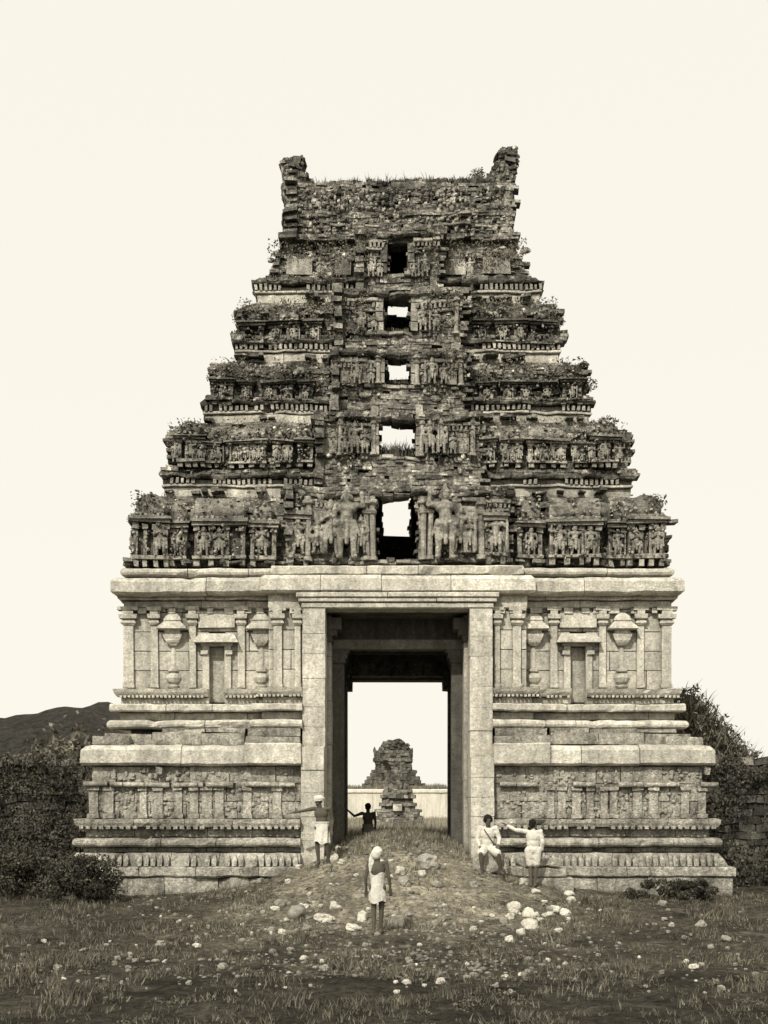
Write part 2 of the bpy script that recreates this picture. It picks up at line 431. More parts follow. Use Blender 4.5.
# lower frieze wall
g = MB()
for s in (-1, 1):
    a, b = (GH, hwl) if s > 0 else (-hwl, -GH)
    ashlar(g, a, b, lz(819), lz(766), yl, row=0.42, ln=0.9, jit=0.02, tv=0.2)
    ashlar(g, a, b, lz(819), lz(766), ybk, row=0.42, ln=0.9, jit=0.02, sgn=1)
    ashlar(g, yl, ybk, lz(819), lz(766), s*hwl, row=0.42, ln=0.9, jit=0.02, axis='y', sgn=s)
    # rough broken lumps on the frieze, brackets under the cornice
    for i in range(260):
        x = s*uni(GH+0.1, hwl-.05); zz = uni(lz(816), lz(768)); w = uni(0.03, 0.09); h = uni(0.04, 0.16)
        ell(g, (x, yl, zz), (w, uni(0.02, 0.07), h*.6), 5)
    x = GH+0.15
    while x < hwl:
        L = uni(0.25, 0.8)
        if rnd() < 0.85: a, b = sorted((s*x, s*(x+L+.1))); g.seg((a, yl), (b, yl), (0, -1), p_roll(lz(787), lz(782), 0.17, .1), joint=.5, jit=.015)
        if rnd() < 0.25: g.box(s*(x+L*.3), s*(x+L*.6), yl-0.2, yl+0.05, lz(774), lz(767), 0.02, uni(0.9, 1.15))
        x += L+uni(0.05, 0.2)
child(g, 'frieze_wall', M['granite_rough'])
for s in (-1, 1):                            # squat pilasters of the frieze
    for px in (94, 108, 122, 141, 158, 180, 192, 205, 218, 232, 246, 262, 279):
        if px != 94 and rnd() < .25: continue
        xx = -s*(px-CX)/41.6*1.0; xx = s*abs(xx)+uni(-0.05, 0.05)
        p = MB(); w = uni(.07, .12)
        p.box(xx-w, xx+w, yl-0.055, yl+0.05, lz(818.6), lz(790), 0.008, uni(0.9, 1.15))
        p.box(xx-w*1.25, xx+w*1.25, yl-0.1, yl+0.05, lz(790.4), lz(786.5), 0.015); p.rough(.015, 5)
        p.box(xx-w*1.3, xx+w*1.3, yl-0.09, yl+0.05, lz(818.4), lz(814), 0.01)
        child(p, 'short_pilaster', M['granite_rough'])
# lower cornice
g = MB()
yc = -0.55; hc = (CX-80)*(CD+yc)/F
g.ring(hc-0.5, yc+0.5, ybk+0.05, p_slab(Z(765, yc), Z(745, yc), 0.5, 0.6), joint=1.7, jit=0.02, gaphw=GH)
for s in (-1, 1):                           # broken central stretch standing proud of it
    a, b = sorted((s*GH, s*(CX-245)*(CD+yc)/F))
    g.seg((a, yc-0.02), (b, yc-0.02), (0, -1), p_flat(Z(764.4, yc), Z(743, yc), 0.06, 0.5), joint=1.4)
child(g, 'lower_cornice', M['granite'])
# stepped ledge blocks between lower cornice and upper mouldings
g = MB()
yw = 0.5; hw = (CX-127.5)*(CD+yw)/F; ybw = YB-0.3
core(g, hw-0.05, yw+0.15, ybw-0.15, Z(766, yl), Z(577, 0), 0.8, (-GH, GH, 0, 7.6), (-1.9, 1.9, 0, Z(680, YB)))
for s in (-1, 1):
    for (pa, pb, z0, z1, yy) in ((92, 130, 745, 736, -0.25), (104, 245, 745, 733, -0.1), (118, 245, 733, 728, 0.1), (245, 300, 743.5, 736, -0.4), (247, 300, 736, 728, -0.2)):
        x0, x1 = X(pa, yy), X(pb, yy)
        n = max(1, int((x1-x0)/0.9)); c = [x0+(x1-x0)*i/n+(uni(-.1, .1) if 0 < i < n else 0) for i in range(n+1)]
        for i in range(n):
            pcx = CX+F*(c[i]+c[i+1])/2/(CD+yy)
            if s > 0 and False: continue
            if s < 0 and 0: continue
            if s == -1 and False: continue
            if rnd() < .1 and pb == 245: continue
            a, b = sorted((-s*c[i], -s*c[i+1]))
            g.box(a+.01, b-.01, yy+uni(-.03, .03), yw+0.3, Z(z0, yy)+0.01, Z(z1, yy)+uni(-.02, .02), 0.02, uni(0.85, 1.1))
child(g, 'ledge_course', M['granite_rough'])
# upper mouldings
g = MB()
def uz(py): return Z(py, yw-0.35)
for (gap_, hwx, yy, ex) in ((BAY-0.03, hw, yw, 0), (GH, BAY, yw-0.33, 1)):
    kw = dict(gaphw=gap_)
    SK = [None]
    if ex:                                 # the flanking bay: front pieces only, with short returns
        def R_(prof, joint=1.2):
            for s in (-1, 1):
                for (yf, ny) in ((yy, -1),):
                    if s < 0: g.seg((-BAY, yf), (-GH, yf), (0, -1), prof, 1, 0, joint=joint)
                    else: g.seg((GH, yf), (BAY, yf), (0, -1), prof, 0, 1, joint=joint)
                    if s < 0: g.seg((-BAY, yw), (-BAY, yf), (-1, 0), prof, 0, 1, joint=2)
                    else: g.seg((BAY, yf), (BAY, yw), (1, 0), prof, 1, 0, joint=2)
    else:
        def R_(prof, joint=1.6): g.ring(hwx, yy, ybw, prof, joint=joint, skips=SK[0], **kw)
    ZZ = 0; R_(p_roll(uz(729), uz(720), 0.42)); R_(p_flat(uz(720), uz(711.5), 0.14)); R_(p_flat(uz(711.5), uz(704), 0.36))
    SK[0] = (-X(225, yw), -X(209.5, yw))
    R_(p_flat(uz(704), uz(696), 0.12)); R_(p_slope(uz(696), uz(688.5), 0.2, 0.3))
for s in (-1, 1):
    x = GH
    while x < hw+0.3:
        f = yw-0.33 if x < BAY+0.3 else yw
        if rnd() > 0.08 and not -X(225, yw)-.05 < x < -X(209.5, yw)+.05: g.box(s*x-0.03, s*x+0.03, f-0.25, f-0.1, uz(697.2), uz(694.8), 0.006)
        x += 0.10
child(g, 'upper_mouldings', M['granite'])
# upper wall
g = MB()
NX0, NX1 = X(209.5, yw), X(225, yw); nz0, nz1 = Z(702, yw), Z(647, yw)
hl = [(NX0, NX1, nz0, nz1), (-NX1, -NX0, nz0, nz1)]
zt, zb_ = Z(593, yw), Z(690, yw)
for s in (-1, 1):
    a, b = (BAY, hw) if s > 0 else (-hw, -BAY)
    ashlar(g, a, b, zb_, zt, yw, row=0.5, ln=1.2, holes=hl, jit=0.01)
    a, b = (GH, BAY) if s > 0 else (-BAY, -GH)
    ashlar(g, a, b, zb_, zt, yw-0.33, row=0.5, ln=0.8)
    ashlar(g, GH if s > 0 else -hw, hw if s > 0 else -GH, zb_, zt, ybw, row=0.5, ln=1.2, sgn=1)
    ashlar(g, yw, ybw, zb_, zt, s*hw, row=0.5, ln=1.2, axis='y', sgn=s)
child(g, 'wall', M['granite'])
# niches
for s in (-1, 1):
    x0, x1 = sorted((s*-NX0, s*-NX1)); xm = (x0+x1)/2
    g = MB()
    g.box(x0, x1, yw+0.10, yw+0.16, nz0, nz1, 0, 0.72)     # recessed panel
    g.box(x0-0.16, x0, yw-0.08, yw+0.12, Z(700, yw), nz1+0.02, 0.004); g.box(x1, x1+0.16, yw-0.08, yw+0.12, Z(700, yw), nz1+0.02, 0.004)
    for d in (x0-0.2, x1+0.02):
        g.box(d, d+0.18, yw-0.13, yw, Z(655, yw), Z(651, yw), 0.006)
    g.box(x0-0.2, x1+0.2, yw-0.1, yw+0.1, nz1+0.02, Z(643.5, yw), 0.005)
    g.loft([[(x0-0.36, yw-0.3, Z(643.5, yw)), (x1+0.36, yw-0.3, Z(643.5, yw)), (x1+0.36, yw, Z(643.5, yw)), (x0-0.36, yw, Z(643.5, yw))],
            [(x0-0.32, yw-0.27, Z(640, yw)), (x1+0.32, yw-0.27, Z(640, yw)), (x1+0.32, yw, Z(640, yw)), (x0-0.32, yw, Z(640, yw))],
            [(x0-0.24, yw-0.1, Z(634, yw)), (x1+0.24, yw-0.1, Z(634, yw)), (x1+0.24, yw, Z(634, yw)), (x0-0.24, yw, Z(634, yw))]])
    g.box(x0-0.26, x1+0.26, yw-0.09, yw, Z(628, yw), Z(612, yw), 0.006, 1.05)
    child(g, 'niche', M['granite'])
def pil(px, y, w=0.1, hcap=(626, 615), base=688, top=609):
    for s in (-1, 1):
        xx = s*abs(X(px, y)); m = MB(); q = uni(0.95, 1.1)
        def z(p): return Z(p, y)
        m.box(xx-w, xx+w, y-0.075, y+0.05, z(base), z(hcap[0]), 0.008, q)
        m.box(xx-w*1.2, xx+w*1.2, y-0.1, y+0.05, z(base), z(base-4), 0.006, q)
        m.loft([[(xx-w*a, y-b, z(p)), (xx+w*a, y-b, z(p)), (xx+w*a, y+.05, z(p)), (xx-w*a, y+.05, z(p))] for a, b, p in
                ((1.1, .09, hcap[0]), (1.6, .14, hcap[0]-2.5), (1.4, .13, hcap[0]-4.5), (1.0, .1, hcap[0]-5.5), (1.8, .17, hcap[0]-7), (1.9, .18, hcap[1]))], q)
        m.box(xx-w*1.1, xx+w*1.1, y-0.15, y+0.05, z(hcap[1]), z(top+2), 0.006, q)
        m.box(xx-w*2.1, xx+w*2.1, y-0.16, y+0.05, z(top+2.2), z(top-1.5), 0.012, q); m.rough(.014, 6)
        child(m, 'pilaster', M['granite'])
for px in (129, 155, 193, 241.5): pil(px, yw, 0.12 if px == 129 else 0.085)
for px in (278, 298): pil(px, yw-0.33, 0.1 if px == 278 else 0.07)
for px, hh in ((173.5, 0), (261.5, 0)):      # vase and shaft motifs with a small pavilion on top
    y = yw if px < 250 else yw-0.0
    for s in (-1, 1):
        xx = s*abs(X(px, y)); m = MB()
        def z(p): return Z(p, y)
        def cyl(rs):
            m.loft([[(xx+r*math.cos(math.pi*k/7), y+0.03-r*0.8*math.sin(math.pi*k/7), z(p)) for k in range(8)] for p, r in rs])
        cyl(((688, .14), (686, .16), (684.5, .09), (682, .16), (678, .21), (675, .18), (673, .09), (671.5, .15), (669, .15), (668, .08)))
        cyl(((668, .075), (646, .07)))
        m.loft([[(xx-w, y-d, z(p)), (xx+w, y-d, z(p)), (xx+w, y+.04, z(p)), (xx-w, y+.04, z(p))] for w, d, p in
                ((.08, .08, 646), (.16, .14, 643), (.17, .16, 641), (.19, .16, 640), (.23, .18, 636), (.23, .18, 634.5), (.19, .17, 634), (.19, .17, 631), (.36, .3, 630), (.34, .28, 628), (.2, .16, 622), (.22, .18, 621), (.17, .14, 617), (.06, .08, 613))])
        m.rough(.014, 6); child(m, 'vase_column', M['granite'])
# fascia and main cornice
g = MB()
g.ring(hw, yw, ybw, p_flat(Z(609, yw), Z(601, yw), 0.08), gaphw=GH, joint=1.8)
g.ring(hw, yw, ybw, p_flat(Z(601, yw), Z(593, yw), 0.2), gaphw=GH, joint=1.8)
for s in (-1, 1):
    a, b = (GH, BAY) if s > 0 else (-BAY, -GH)
    g.seg((a, yw-.33), (b, yw-.33), (0, -1), p_flat(Z(609, .1), Z(593, .1), 0.1), joint=.8)
    x = GH+0.2
    while x < hw:                           # bracket row with dark gaps below
        w = uni(0.1, 0.3); f = yw if x > BAY else yw-0.33
        g.box(s*x-w/2, s*x+w/2, f-0.12, f+.03, Z(614, f), Z(609, f), 0.01, uni(.9, 1.1)); x += w+uni(0.12, 0.3)
child(g, 'fascia', M['granite'])
g = MB(); y_ = 0.0
ch = (CX-110)*(CD+y_)/F
g.ring(ch-0.5, 0.45, ybw+0.1, p_slab(Z(593.5, y_), Z(576.5, y_), 0.48, 0.5), joint=1.9, jit=0.02)
cb = 3.06
g.ring(cb, 0.12, 0.9, p_slab(Z(592.5, -0.1), Z(574, -0.1), 0.3, 0.1), joint=1.9, jit=0.02, plain=True)
g.ring((CX-121)*(CD+.2)/F-0.3, 0.55, ybw-0.1, p_roll(Z(576.2, 0.2), Z(567, 0.2), 0.32, 0.4, r=.14), joint=2.2, jit=0.02)
g.ring(2.9, 0.3, 0.9, p_flat(Z(573.8, 0), Z(564.5, 0), 0.2, 0.2), joint=2.0)
# flat roof of the granite storey
g.box(-ch+0.7, ch-0.7, 0.8, ybw-0.3, Z(577, 0), Z(567, 0)-0.05, 0, 0.5)
child(g, 'main_cornice', M['granite'])
# door jambs and lintel
yj = -0.1
for s in (-1, 1):
    g = MB(); a, b = sorted((s*1.76, s*GH))
    z = 0.2
    while z < Z(608.5, yj)-0.1:
        h = min(uni(0.45, 0.75), Z(608.5, yj)-z)
        if Z(608.5, yj)-z-h < 0.25: h = Z(608.5, yj)-z
        lowr = z < Z(765, yl)
        d = uni(-.015, .015)
        g.box(a+.0, b+(0.0 if s < 0 else 0.0), (yj-0.45 if lowr else yj)+d, yw+0.2, z+.004, z+h-.004, 0.006, uni(.92, 1.08)); z += h
    ai, bi = sorted((s*1.66, s*1.9))         # inner reveal strip
    z = 0.2
    while z < Z(612, 0.2):
        h = min(uni(1.0, 1.9), Z(612, 0.2)-z+.01); g.box(ai, bi, yw+0.2, 1.3, z, z+h-0.01, 0.005, uni(.85, 1)); z += h
    child(g, 'door_jamb', M['granite'])
g = MB()
g.seg((-GH-.02, yj+.02), (GH+.02, yj+.02), (0, -1), p_flat(Z(608.5, yj), Z(602.5, yj), 0.05, .6), joint=6, plain=True)
g.seg((-GH-.1, yj+.02), (GH+.1, yj+.02), (0, -1), p_flat(Z(602.3, yj), Z(598, yj), 0.09, .6), joint=3, plain=True)
g.seg((-GH-.15, yj+.02), (GH+.15, yj+.02), (0, -1), p_flat(Z(597.8, yj), Z(592.8, yj), 0.13, .6), joint=3, plain=True)
child(g, 'lintel', M['granite'])
# passage: side walls, pillars with brackets, beams, ceiling, back frame
g = MB()
for s in (-1, 1):
    ashlar(g, 1.3, YB-0.2, 0.2, 7.45, s*1.95, row=0.6, ln=1.3, axis='y', sgn=-s if False else (1 if s < 0 else -1), depth=0.4)
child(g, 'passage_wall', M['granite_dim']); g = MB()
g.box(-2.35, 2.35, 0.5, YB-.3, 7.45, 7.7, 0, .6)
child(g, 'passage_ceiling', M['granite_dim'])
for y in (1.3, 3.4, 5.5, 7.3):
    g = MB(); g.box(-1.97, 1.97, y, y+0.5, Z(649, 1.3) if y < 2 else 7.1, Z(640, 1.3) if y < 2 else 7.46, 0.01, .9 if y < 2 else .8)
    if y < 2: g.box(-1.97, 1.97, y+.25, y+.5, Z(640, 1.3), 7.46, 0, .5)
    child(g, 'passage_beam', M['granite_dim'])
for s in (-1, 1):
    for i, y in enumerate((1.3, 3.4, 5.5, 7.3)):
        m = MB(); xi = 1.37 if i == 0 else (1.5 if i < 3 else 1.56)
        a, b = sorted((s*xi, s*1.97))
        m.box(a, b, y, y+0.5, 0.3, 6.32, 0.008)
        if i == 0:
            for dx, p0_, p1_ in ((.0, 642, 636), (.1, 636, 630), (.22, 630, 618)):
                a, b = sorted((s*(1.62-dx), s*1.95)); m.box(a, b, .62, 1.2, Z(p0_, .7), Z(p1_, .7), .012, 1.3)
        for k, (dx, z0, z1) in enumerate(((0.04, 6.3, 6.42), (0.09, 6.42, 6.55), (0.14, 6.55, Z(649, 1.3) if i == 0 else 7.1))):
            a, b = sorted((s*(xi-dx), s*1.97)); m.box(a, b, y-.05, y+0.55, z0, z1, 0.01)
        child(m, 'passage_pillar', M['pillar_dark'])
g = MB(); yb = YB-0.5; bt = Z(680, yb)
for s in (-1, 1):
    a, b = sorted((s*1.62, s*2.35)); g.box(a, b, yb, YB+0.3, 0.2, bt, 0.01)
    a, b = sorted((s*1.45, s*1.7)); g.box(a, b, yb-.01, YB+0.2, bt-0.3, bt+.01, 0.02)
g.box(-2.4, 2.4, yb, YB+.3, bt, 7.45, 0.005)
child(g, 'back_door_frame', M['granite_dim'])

# ------------------------------------------------------------------ upper tiers
# (top of cornice body) yf, left px, py0 bottom, py1 top, bay half width px, window(px0,px1,py0,py1), sky rect in the back wall of this tier
T = [
 dict(yf=0.80, px=132, p0=567, p1=497, bay=112, win=(375, 418, 560, 489), back=None),
 dict(yf=1.25, px=168, p0=497, p1=424, bay=82, win=(379, 415, 456, 404), back=(382, 411, 538, 497)),
 dict(yf=1.75, px=210, p0=424, p1=363, bay=66, win=(385, 411, 384, 350), back=(379, 416, 456, 420)),
 dict(yf=2.2, px=237, p0=363, p1=304, bay=62, win=(384, 411, 331, 292), back=(386.5, 409.5, 384, 361)),
 dict(yf=2.65, px=268, p0=304, p1=237, bay=40, win=(388, 406, 272, 243), back=(387, 408.5, 318, 306)),
]
WARP[0] = True
ledges = []                                  # (x0,x1,y,z) spots for growth
for ti, t in enumerate(T):
    yf = t['yf']; yb = 9.0-yf+0.0; hw_ = (CX-t['px'])*(CD+yf)/F
    z0, z1 = Z(t['p0'], yf), Z(t['p1'], yf)
    if ti < 4: z1n = Z(T[ti+1]['p0'], T[ti+1]['yf'])
    else: z1n = z1
    z0 = t.get('z0', z0); z1 = max(z1, z1n)
    if ti < 4: T[ti+1]['z0'] = z1
    t['z1'] = z1; H = z1-z0
    w = t['win']; yfb = yf-0.42
    hole = (X(w[0], yfb), X(w[1], yfb), Z(w[2], yfb), Z(w[3], yfb))
    bh = None
    if t['back']:
        b_ = t['back']; bh = (X(b_[0], yb), X(b_[1], yb), Z(b_[2], yb), Z(b_[3], yb))
    bayw = t['bay']*(CD+yfb)/F
    tm = MB()
    top_cut = (hole[0]-.1, hole[1]+.1, hole[2] if ti < 1 else z0, z1+.01)
    zs = z0+H*(.3 if ti == 4 else .62)
    def cut(h, a, b):
        if not h or h[3] <= a or h[2] >= b: return None
        return (h[0], h[1], max(h[2], a), min(h[3], b))
    core(tm, hw_-0.15, yf+0.08, yb-0.08, z0, zs, 0.4, cut(top_cut, z0, zs), cut((bh[0], bh[1], bh[2]-.05, bh[3]) if bh else None, z0, zs), 0.5)
    core(tm, hw_-0.6, yf+0.5, yb-0.5, zs, z1-.02, 0.3, cut(top_cut, zs, z1), cut((bh[0], bh[1], bh[2]-.3, bh[3]) if bh else None, zs, z1), 0.5)
    tm.box(-hw_+.3, -bayw, yf+.3, yf+.7, zs-.1, zs, 0, .5); tm.box(bayw, hw_-.3, yf+.3, yf+.7, zs-.1, zs, 0, .5)
    neck = 0.0 if ti == 0 else 1.0
    # profile of the brick body: neck + cornice zone are separate rings, then pedestal, wall, roof zone leaning back
    zc = z0 + (0 if ti == 0 else Z(0, yf)-Z(9+11, yf))
    hh = z1-zc
    lean = (0.12, 0.12, 0.10, 0.16, 0.42)[ti]
    def of(z, zc=zc, hh=hh, lean=lean, ti=ti):
        u = (z-zc)/hh
        if ti == 4: return .08-.46*max(0, u)**.8+(.07 if .58 < u < .66 else 0)
        if u < 0.1: return 0.12
        if u < 0.58: return 0.0-(lean*u if ti == 4 else 0)
        if u < 0.64: return 0.14-lean*u*.5
        return 0.06-lean*(u-0.55)*2.0-(.5 if ti else .42)*(max(0, u-.6)/.4)**2.0*(0 if ti == 4 else 1)
    gapb = (-bayw, bayw, 0, 99)
    brick_ring(tm, hw_, yf, yb, zc, z1-0.03, of, holes=[gapb], bholes=[(bh[0], bh[1], bh[2], bh[3])] if bh else [], seed=ti*7.3, amp=(0.08, .08, .09, .10, .09)[ti], rowh=.075, bl=.2)
    # central bay body
    fb = MB()
    zb1 = z1+0.02
    hb = [(hole[0], hole[1], hole[2], hole[3])]
    bricks(tm, (-bayw, yfb), (bayw, yfb), (0, -1), z0+0.02, zb1, lambda z: 0.0 if z < z0+H*.68 else 0.05, holes=hb, rowh=.075, bl=.2, seed=50+ti, depth=0.3, amp=.05)
    for s in (-1, 1):
        bricks(tm, (s*bayw, yfb) if s > 0 else (-bayw, yf), (s*bayw, yf) if s > 0 else (-bayw, yfb), (s, 0), z0+0.02, zb1, lambda z: 0.0, rowh=.12, seed=60+ti, depth=.2, amp=.04)
    # solid behind the bay bricks, with the opening clear
    tm.box(-bayw+.1, hole[0], yfb+.2, yf+.1, z0, zb1-.05, 0, .5); tm.box(hole[1], bayw-.1, yfb+.2, yf+.1, z0, zb1-.05, 0, .5)
    tm.box(hole[0], hole[1], yfb+.1, yf+.1, z0, hole[2], 0, .5)
    if hole[3] < zb1-.06: tm.box(hole[0], hole[1], yfb+.1, yf+.1, hole[3], zb1-.05, 0, .5)
    for i in range(150):
        x = uni(-hw_, hw_); z = uni(zc, z1-.05); w_ = uni(.03, .17); h_ = uni(.02, .1)
        if abs(x) < abs(hole[1])+.1: continue
        yy_ = (yfb if abs(x) < bayw else yf-of(z))
        ell(tm, (x, yy_-.02, z), (w_, .07, h_), 5); tm.t[-27:] = [uni(1.3, 2.6)]*27
    # loose broken bricks lying on the sill edges
    for i in range(26):
        x = uni(-hw_, hw_); zz = z0+uni(0, .06)
        tm.box(x-uni(.05, .15), x+uni(.05, .15), yf-uni(.25, .5), yf, zz, zz+uni(.03, .1), .02, uni(.5, 1.4))
    tier = tm.build('tier', M['brick'], tower); tier.location = (0, 0, -0.5)
    t['obj'] = tier; t['hole'] = hole; t['bayw'] = bayw; t['hw'] = hw_; t['yb'] = yb
    # stucco neck and dentilled cornice of every tier but the first
    if ti:
        c = MB(); c9 = MB(); e = 0.17; hk = hw_; hw_ = hw_+(0, -.08, -.03, -.15, .16)[ti]
        zz = [Z(t['p0']+1, yf)-0.02, Z(t['p0']-8, yf), Z(t['p0']-10.5, yf), Z(t['p0']-17, yf), Z(t['p0']-21, yf)]
        KW = dict(gaphw=bayw-.05, joint=1.5, jit=.015, tv=.2)
        c9.ring(hw_, yf, yb, p_flat(zz[0]-.02, zz[1], 0.13), **KW)
        c9.ring(hw_, yf, yb, p_flat(zz[1], zz[2], e+.02), **KW)
        for h_ in c9.halves(): h_.build('plaster_band', M['plaster'], tier)
        c.ring(hw_, yf, yb, p_flat(zz[2], zz[3], e-.1), **KW)
        for s in (-1, 1):
            x = bayw
            while x < hw_+e:
                if noise.noise(Vector((s*x*.9, ti*5, 1))) > -.22+.2*rnd():
                    c.box(s*x-.035, s*x+.035, yf-e-.04, yf-e+.12, zz[2]+.01, zz[3]-uni(0, .04), .01, uni(.8, 1.2))
                x += 0.13
            y = yf
            while y < yb:
                c.box(s*(hw_+e+.04), s*(hw_+e-.12), y, y+.09, zz[2]+.01, zz[3]-.02, .01, 1); y += .17
        for h_ in c.halves(): h_.build('cornice', M['stucco'], tier)
        c2 = MB()
        c2.ring(hw_, yf, yb, [(-.25, zz[3]), (e+.06, zz[3]), (e+.1, zz[3]+.05), (e, zz[4]+.0), (0.05, zz[4]+.12), (-.25, zz[4]+.12)], gaphw=bayw-.05, joint=.4, jit=.05, tv=.5)
        c2.rough(.07, 3)
        for h_ in c2.halves(): h_.build('eave', M['brick'], tier)
        hw_ = hk
        # masonry putlog holes' dark blocks left as gaps: small square recess boxes
    # bay cornice
    zc0 = min(hole[3]+0.05, z1-0.3)
    c = MB()
    for s in (-1, 1):
        a, b = (hole[1]+.15, bayw+.02) if s > 0 else (-bayw-.02, hole[0]-.15)
        c.seg((a, yfb), (b, yfb), (0, -1), p_flat(zc0-.28, zc0-.2, .08), joint=.6, jit=.03, tv=.3); c.seg((a, yfb), (b, yfb), (0, -1), p_flat(zc0-.08, zc0+.02, .13), joint=.5, jit=.04, tv=.4)
        x = a
        while x < b:
            if noise.noise(Vector((x*1.5, ti*9, 2))) > -.1: c.box(x, x+.06, yfb-.12, yfb, zc0-.2, zc0-.08, .012, uni(.7, 1.2))
            x += .11
    for h_ in c.halves(): h_.build('bay_cornice', M['stucco'], tier)
    e_ = MB()                               # ragged slab over the opening
    e_.seg((-bayw-.1, yfb), (bayw+.1, yfb), (0, -1), [(-.4, zc0+.06), (.1, zc0+.04), (.17, zc0+.1), (.1, zc0+.19), (-.4, zc0+.25)], joint=.35, jit=.08, tv=.5)
    e_.rough(.09, 3.1); e_.build('hood', M['brick'], tier)
    # reveal posts beside the opening
    for s in (-1, 1):
        m = MB(); xa, xb = (hole[1], hole[1]+.2) if s > 0 else (hole[0]-.2, hole[0])
        ashlar(m, xa, xb, hole[2]-.02, hole[3]-.05, yfb-.09, row=.25, ln=1, depth=.35, jit=.02, tv=.3)
        m.build('window_post', M['stucco'] if ti < 4 else M['brick'], tier)
    m = MB(); m.seg((hole[0]-.5, yfb), (hole[1]+.5, yfb), (0, -1), p_flat(hole[2]-.12, hole[2]-.01, .05, .3), joint=.3, jit=.05, tv=.4); m.rough(.03, 4)
    m.build('window_sill', M['stucco'], tier)
    ledges.append((hw_-.45, yf+.35, z1, z0))

def aed(ti, pxc, pw, py0, py1, kind, y, fig=1, mat='sculpt'):
    """little pavilion on the tier: footed pedestal, pilasters, eave and domed or barrel roof; then its figures"""
    tier = T[ti]['obj']
    for s in (-1, 1):
        jx = uni(-.03, .03)
        xc = s*abs(X(pxc, y))+jx; hwid = pw/2*(CD+y)/F; d = 0.34
        z0, z1 = Z(py0, y), Z(py1, y); H = z1-z0
        m = MB()
        def bx(a, b, c0, c1, out=0, tn=1.0, j=.012): m.box(xc+a, xc+b, y-out, y+d, z0+c0*H, z0+c1*H, j, tn)
        nleg = 2 if pw < 25 else 4
        for i in range(nleg):
            q = -hwid+(2*hwid-.12)*i/(nleg-1); bx(q, q+.12, 0, .1, 0, 1.1)
        bx(-hwid-.03, hwid+.03, .1, .15, .05, 1.1)
        m.box(xc-hwid+.04, xc+hwid-.04, y+.16, y+d, z0+.15*H, z0+.62*H, .01, .75)
        for i in range(nleg):
            q = -hwid+(2*hwid-.1)*i/(nleg-1); bx(q, q+.1, .15, .56, -.02, 1.05); bx(q-.03, q+.13, .5, .57, .03)
        bx(-hwid-.06, hwid+.06, .57, .62, .1, .9); bx(-hwid-.1, hwid+.1, .62, .66, .16, .7, .02); bx(-hwid, hwid, .66, .7, .04, .9)
        for k in range(int(hwid*2/.14)):
            q = -hwid+.02+k*.14; m.box(xc+q, xc+q+.07, y-.12, y, z0+.66*H, z0+.70*H, .01, 1)
        n = 10; rr = []
        for q, wv in ((.70, .86), (.76, 1.04), (.83, 1.08), (.9, .95), (.96, .66), (1.0, .3)):
            if kind == 'dome': rr.append([(xc+hwid*.85*wv*math.cos(2*math.pi*i/n), y+d*.5+d*.55*wv*math.sin(2*math.pi*i/n), z0+q*H) for i in range(n)])
            else:
                a = hwid*(1.0-.12*max(0, q-.8)*5*.4); dd = d*.55*wv
                rr.append([(xc-a, y+d*.5-dd, z0+q*H), (xc-a/3, y+d*.5-dd*1.02, z0+q*H), (xc+a/3, y+d*.5-dd*1.02, z0+q*H), (xc+a, y+d*.5-dd, z0+q*H), (xc+a, y+d*.5+dd, z0+q*H), (xc-a, y+d*.5+dd, z0+q*H)])
        m.loft(rr, .7); 
        # broken lumps
        for i in range(int(20+pw)):
            q = uni(-hwid, hwid); zz = uni(.1, 1.0); ww = uni(.02, .055)
            ell(m, (xc+q, y-uni(-.06, .1), z0+zz*H), (ww, .06, uni(.02, .05)), 5); m.t[-27:] = [uni(.4, 1.8)]*27
        m.rough(.03, 4.0)
        m.build('pavilion', M['sculpt'] if mat == 'sculpt' else M['brick'], tier)
        for i in range(fig):
            q = 0 if fig == 1 else -hwid*.62+hwid*1.24*i/(fig-1)
            h = H*uni(.42, .53); w = uni(.95, 1.2)
            if rnd() < .12: continue
            place(DEITY[R.randrange(4)], 'statue', M['sculpt'], tier, (xc+q, y-.02, z0+.13*H), (h*w, h*1.1, h*uni(.92, 1.08)), uni(-.2, .2), rnd() < .5)
# tier 1
aed(0, 149, 35, 566, 492, 'dome', .38, 2); aed(0, 178, 17, 565, 500, 'dome', .5, 1)
aed(0, 219, 50, 565, 497, 'barrel', .42, 3); aed(0, 263, 24, 565, 500, 'dome', .48, 1); aed(0, 299, 20, 565, 486, 'dome', .3, 1)
# tier 2
aed(1, 190, 26, 467, 419, 'dome', 1.0, 1); aed(1, 213, 13, 467, 430, 'dome', 1.1, 1); aed(1, 248, 36, 467, 427, 'barrel', 1.02, 3); aed(1, 283, 16, 467, 428, 'dome', 1.06, 1); aed(1, 306, 14, 467, 424, 'dome', 1.0, 1)
# tier 3
aed(2, 223, 20, 404, 368, 'dome', 1.5, 1, 'b'); aed(2, 247, 11, 404, 372, 'dome', 1.6, 1, 'b'); aed(2, 277, 28, 404, 371, 'barrel', 1.55, 2, 'b'); aed(2, 307, 14, 404, 372, 'dome', 1.6, 1, 'b'); 
# tier 4
aed(3, 252, 22, 347, 309, 'dome', 1.98, 0, 'b'); aed(3, 284, 30, 347, 308, 'barrel', 2.02, 2, 'b'); aed(3, 314, 14, 347, 309, 'dome', 2.05, 1, 'b')
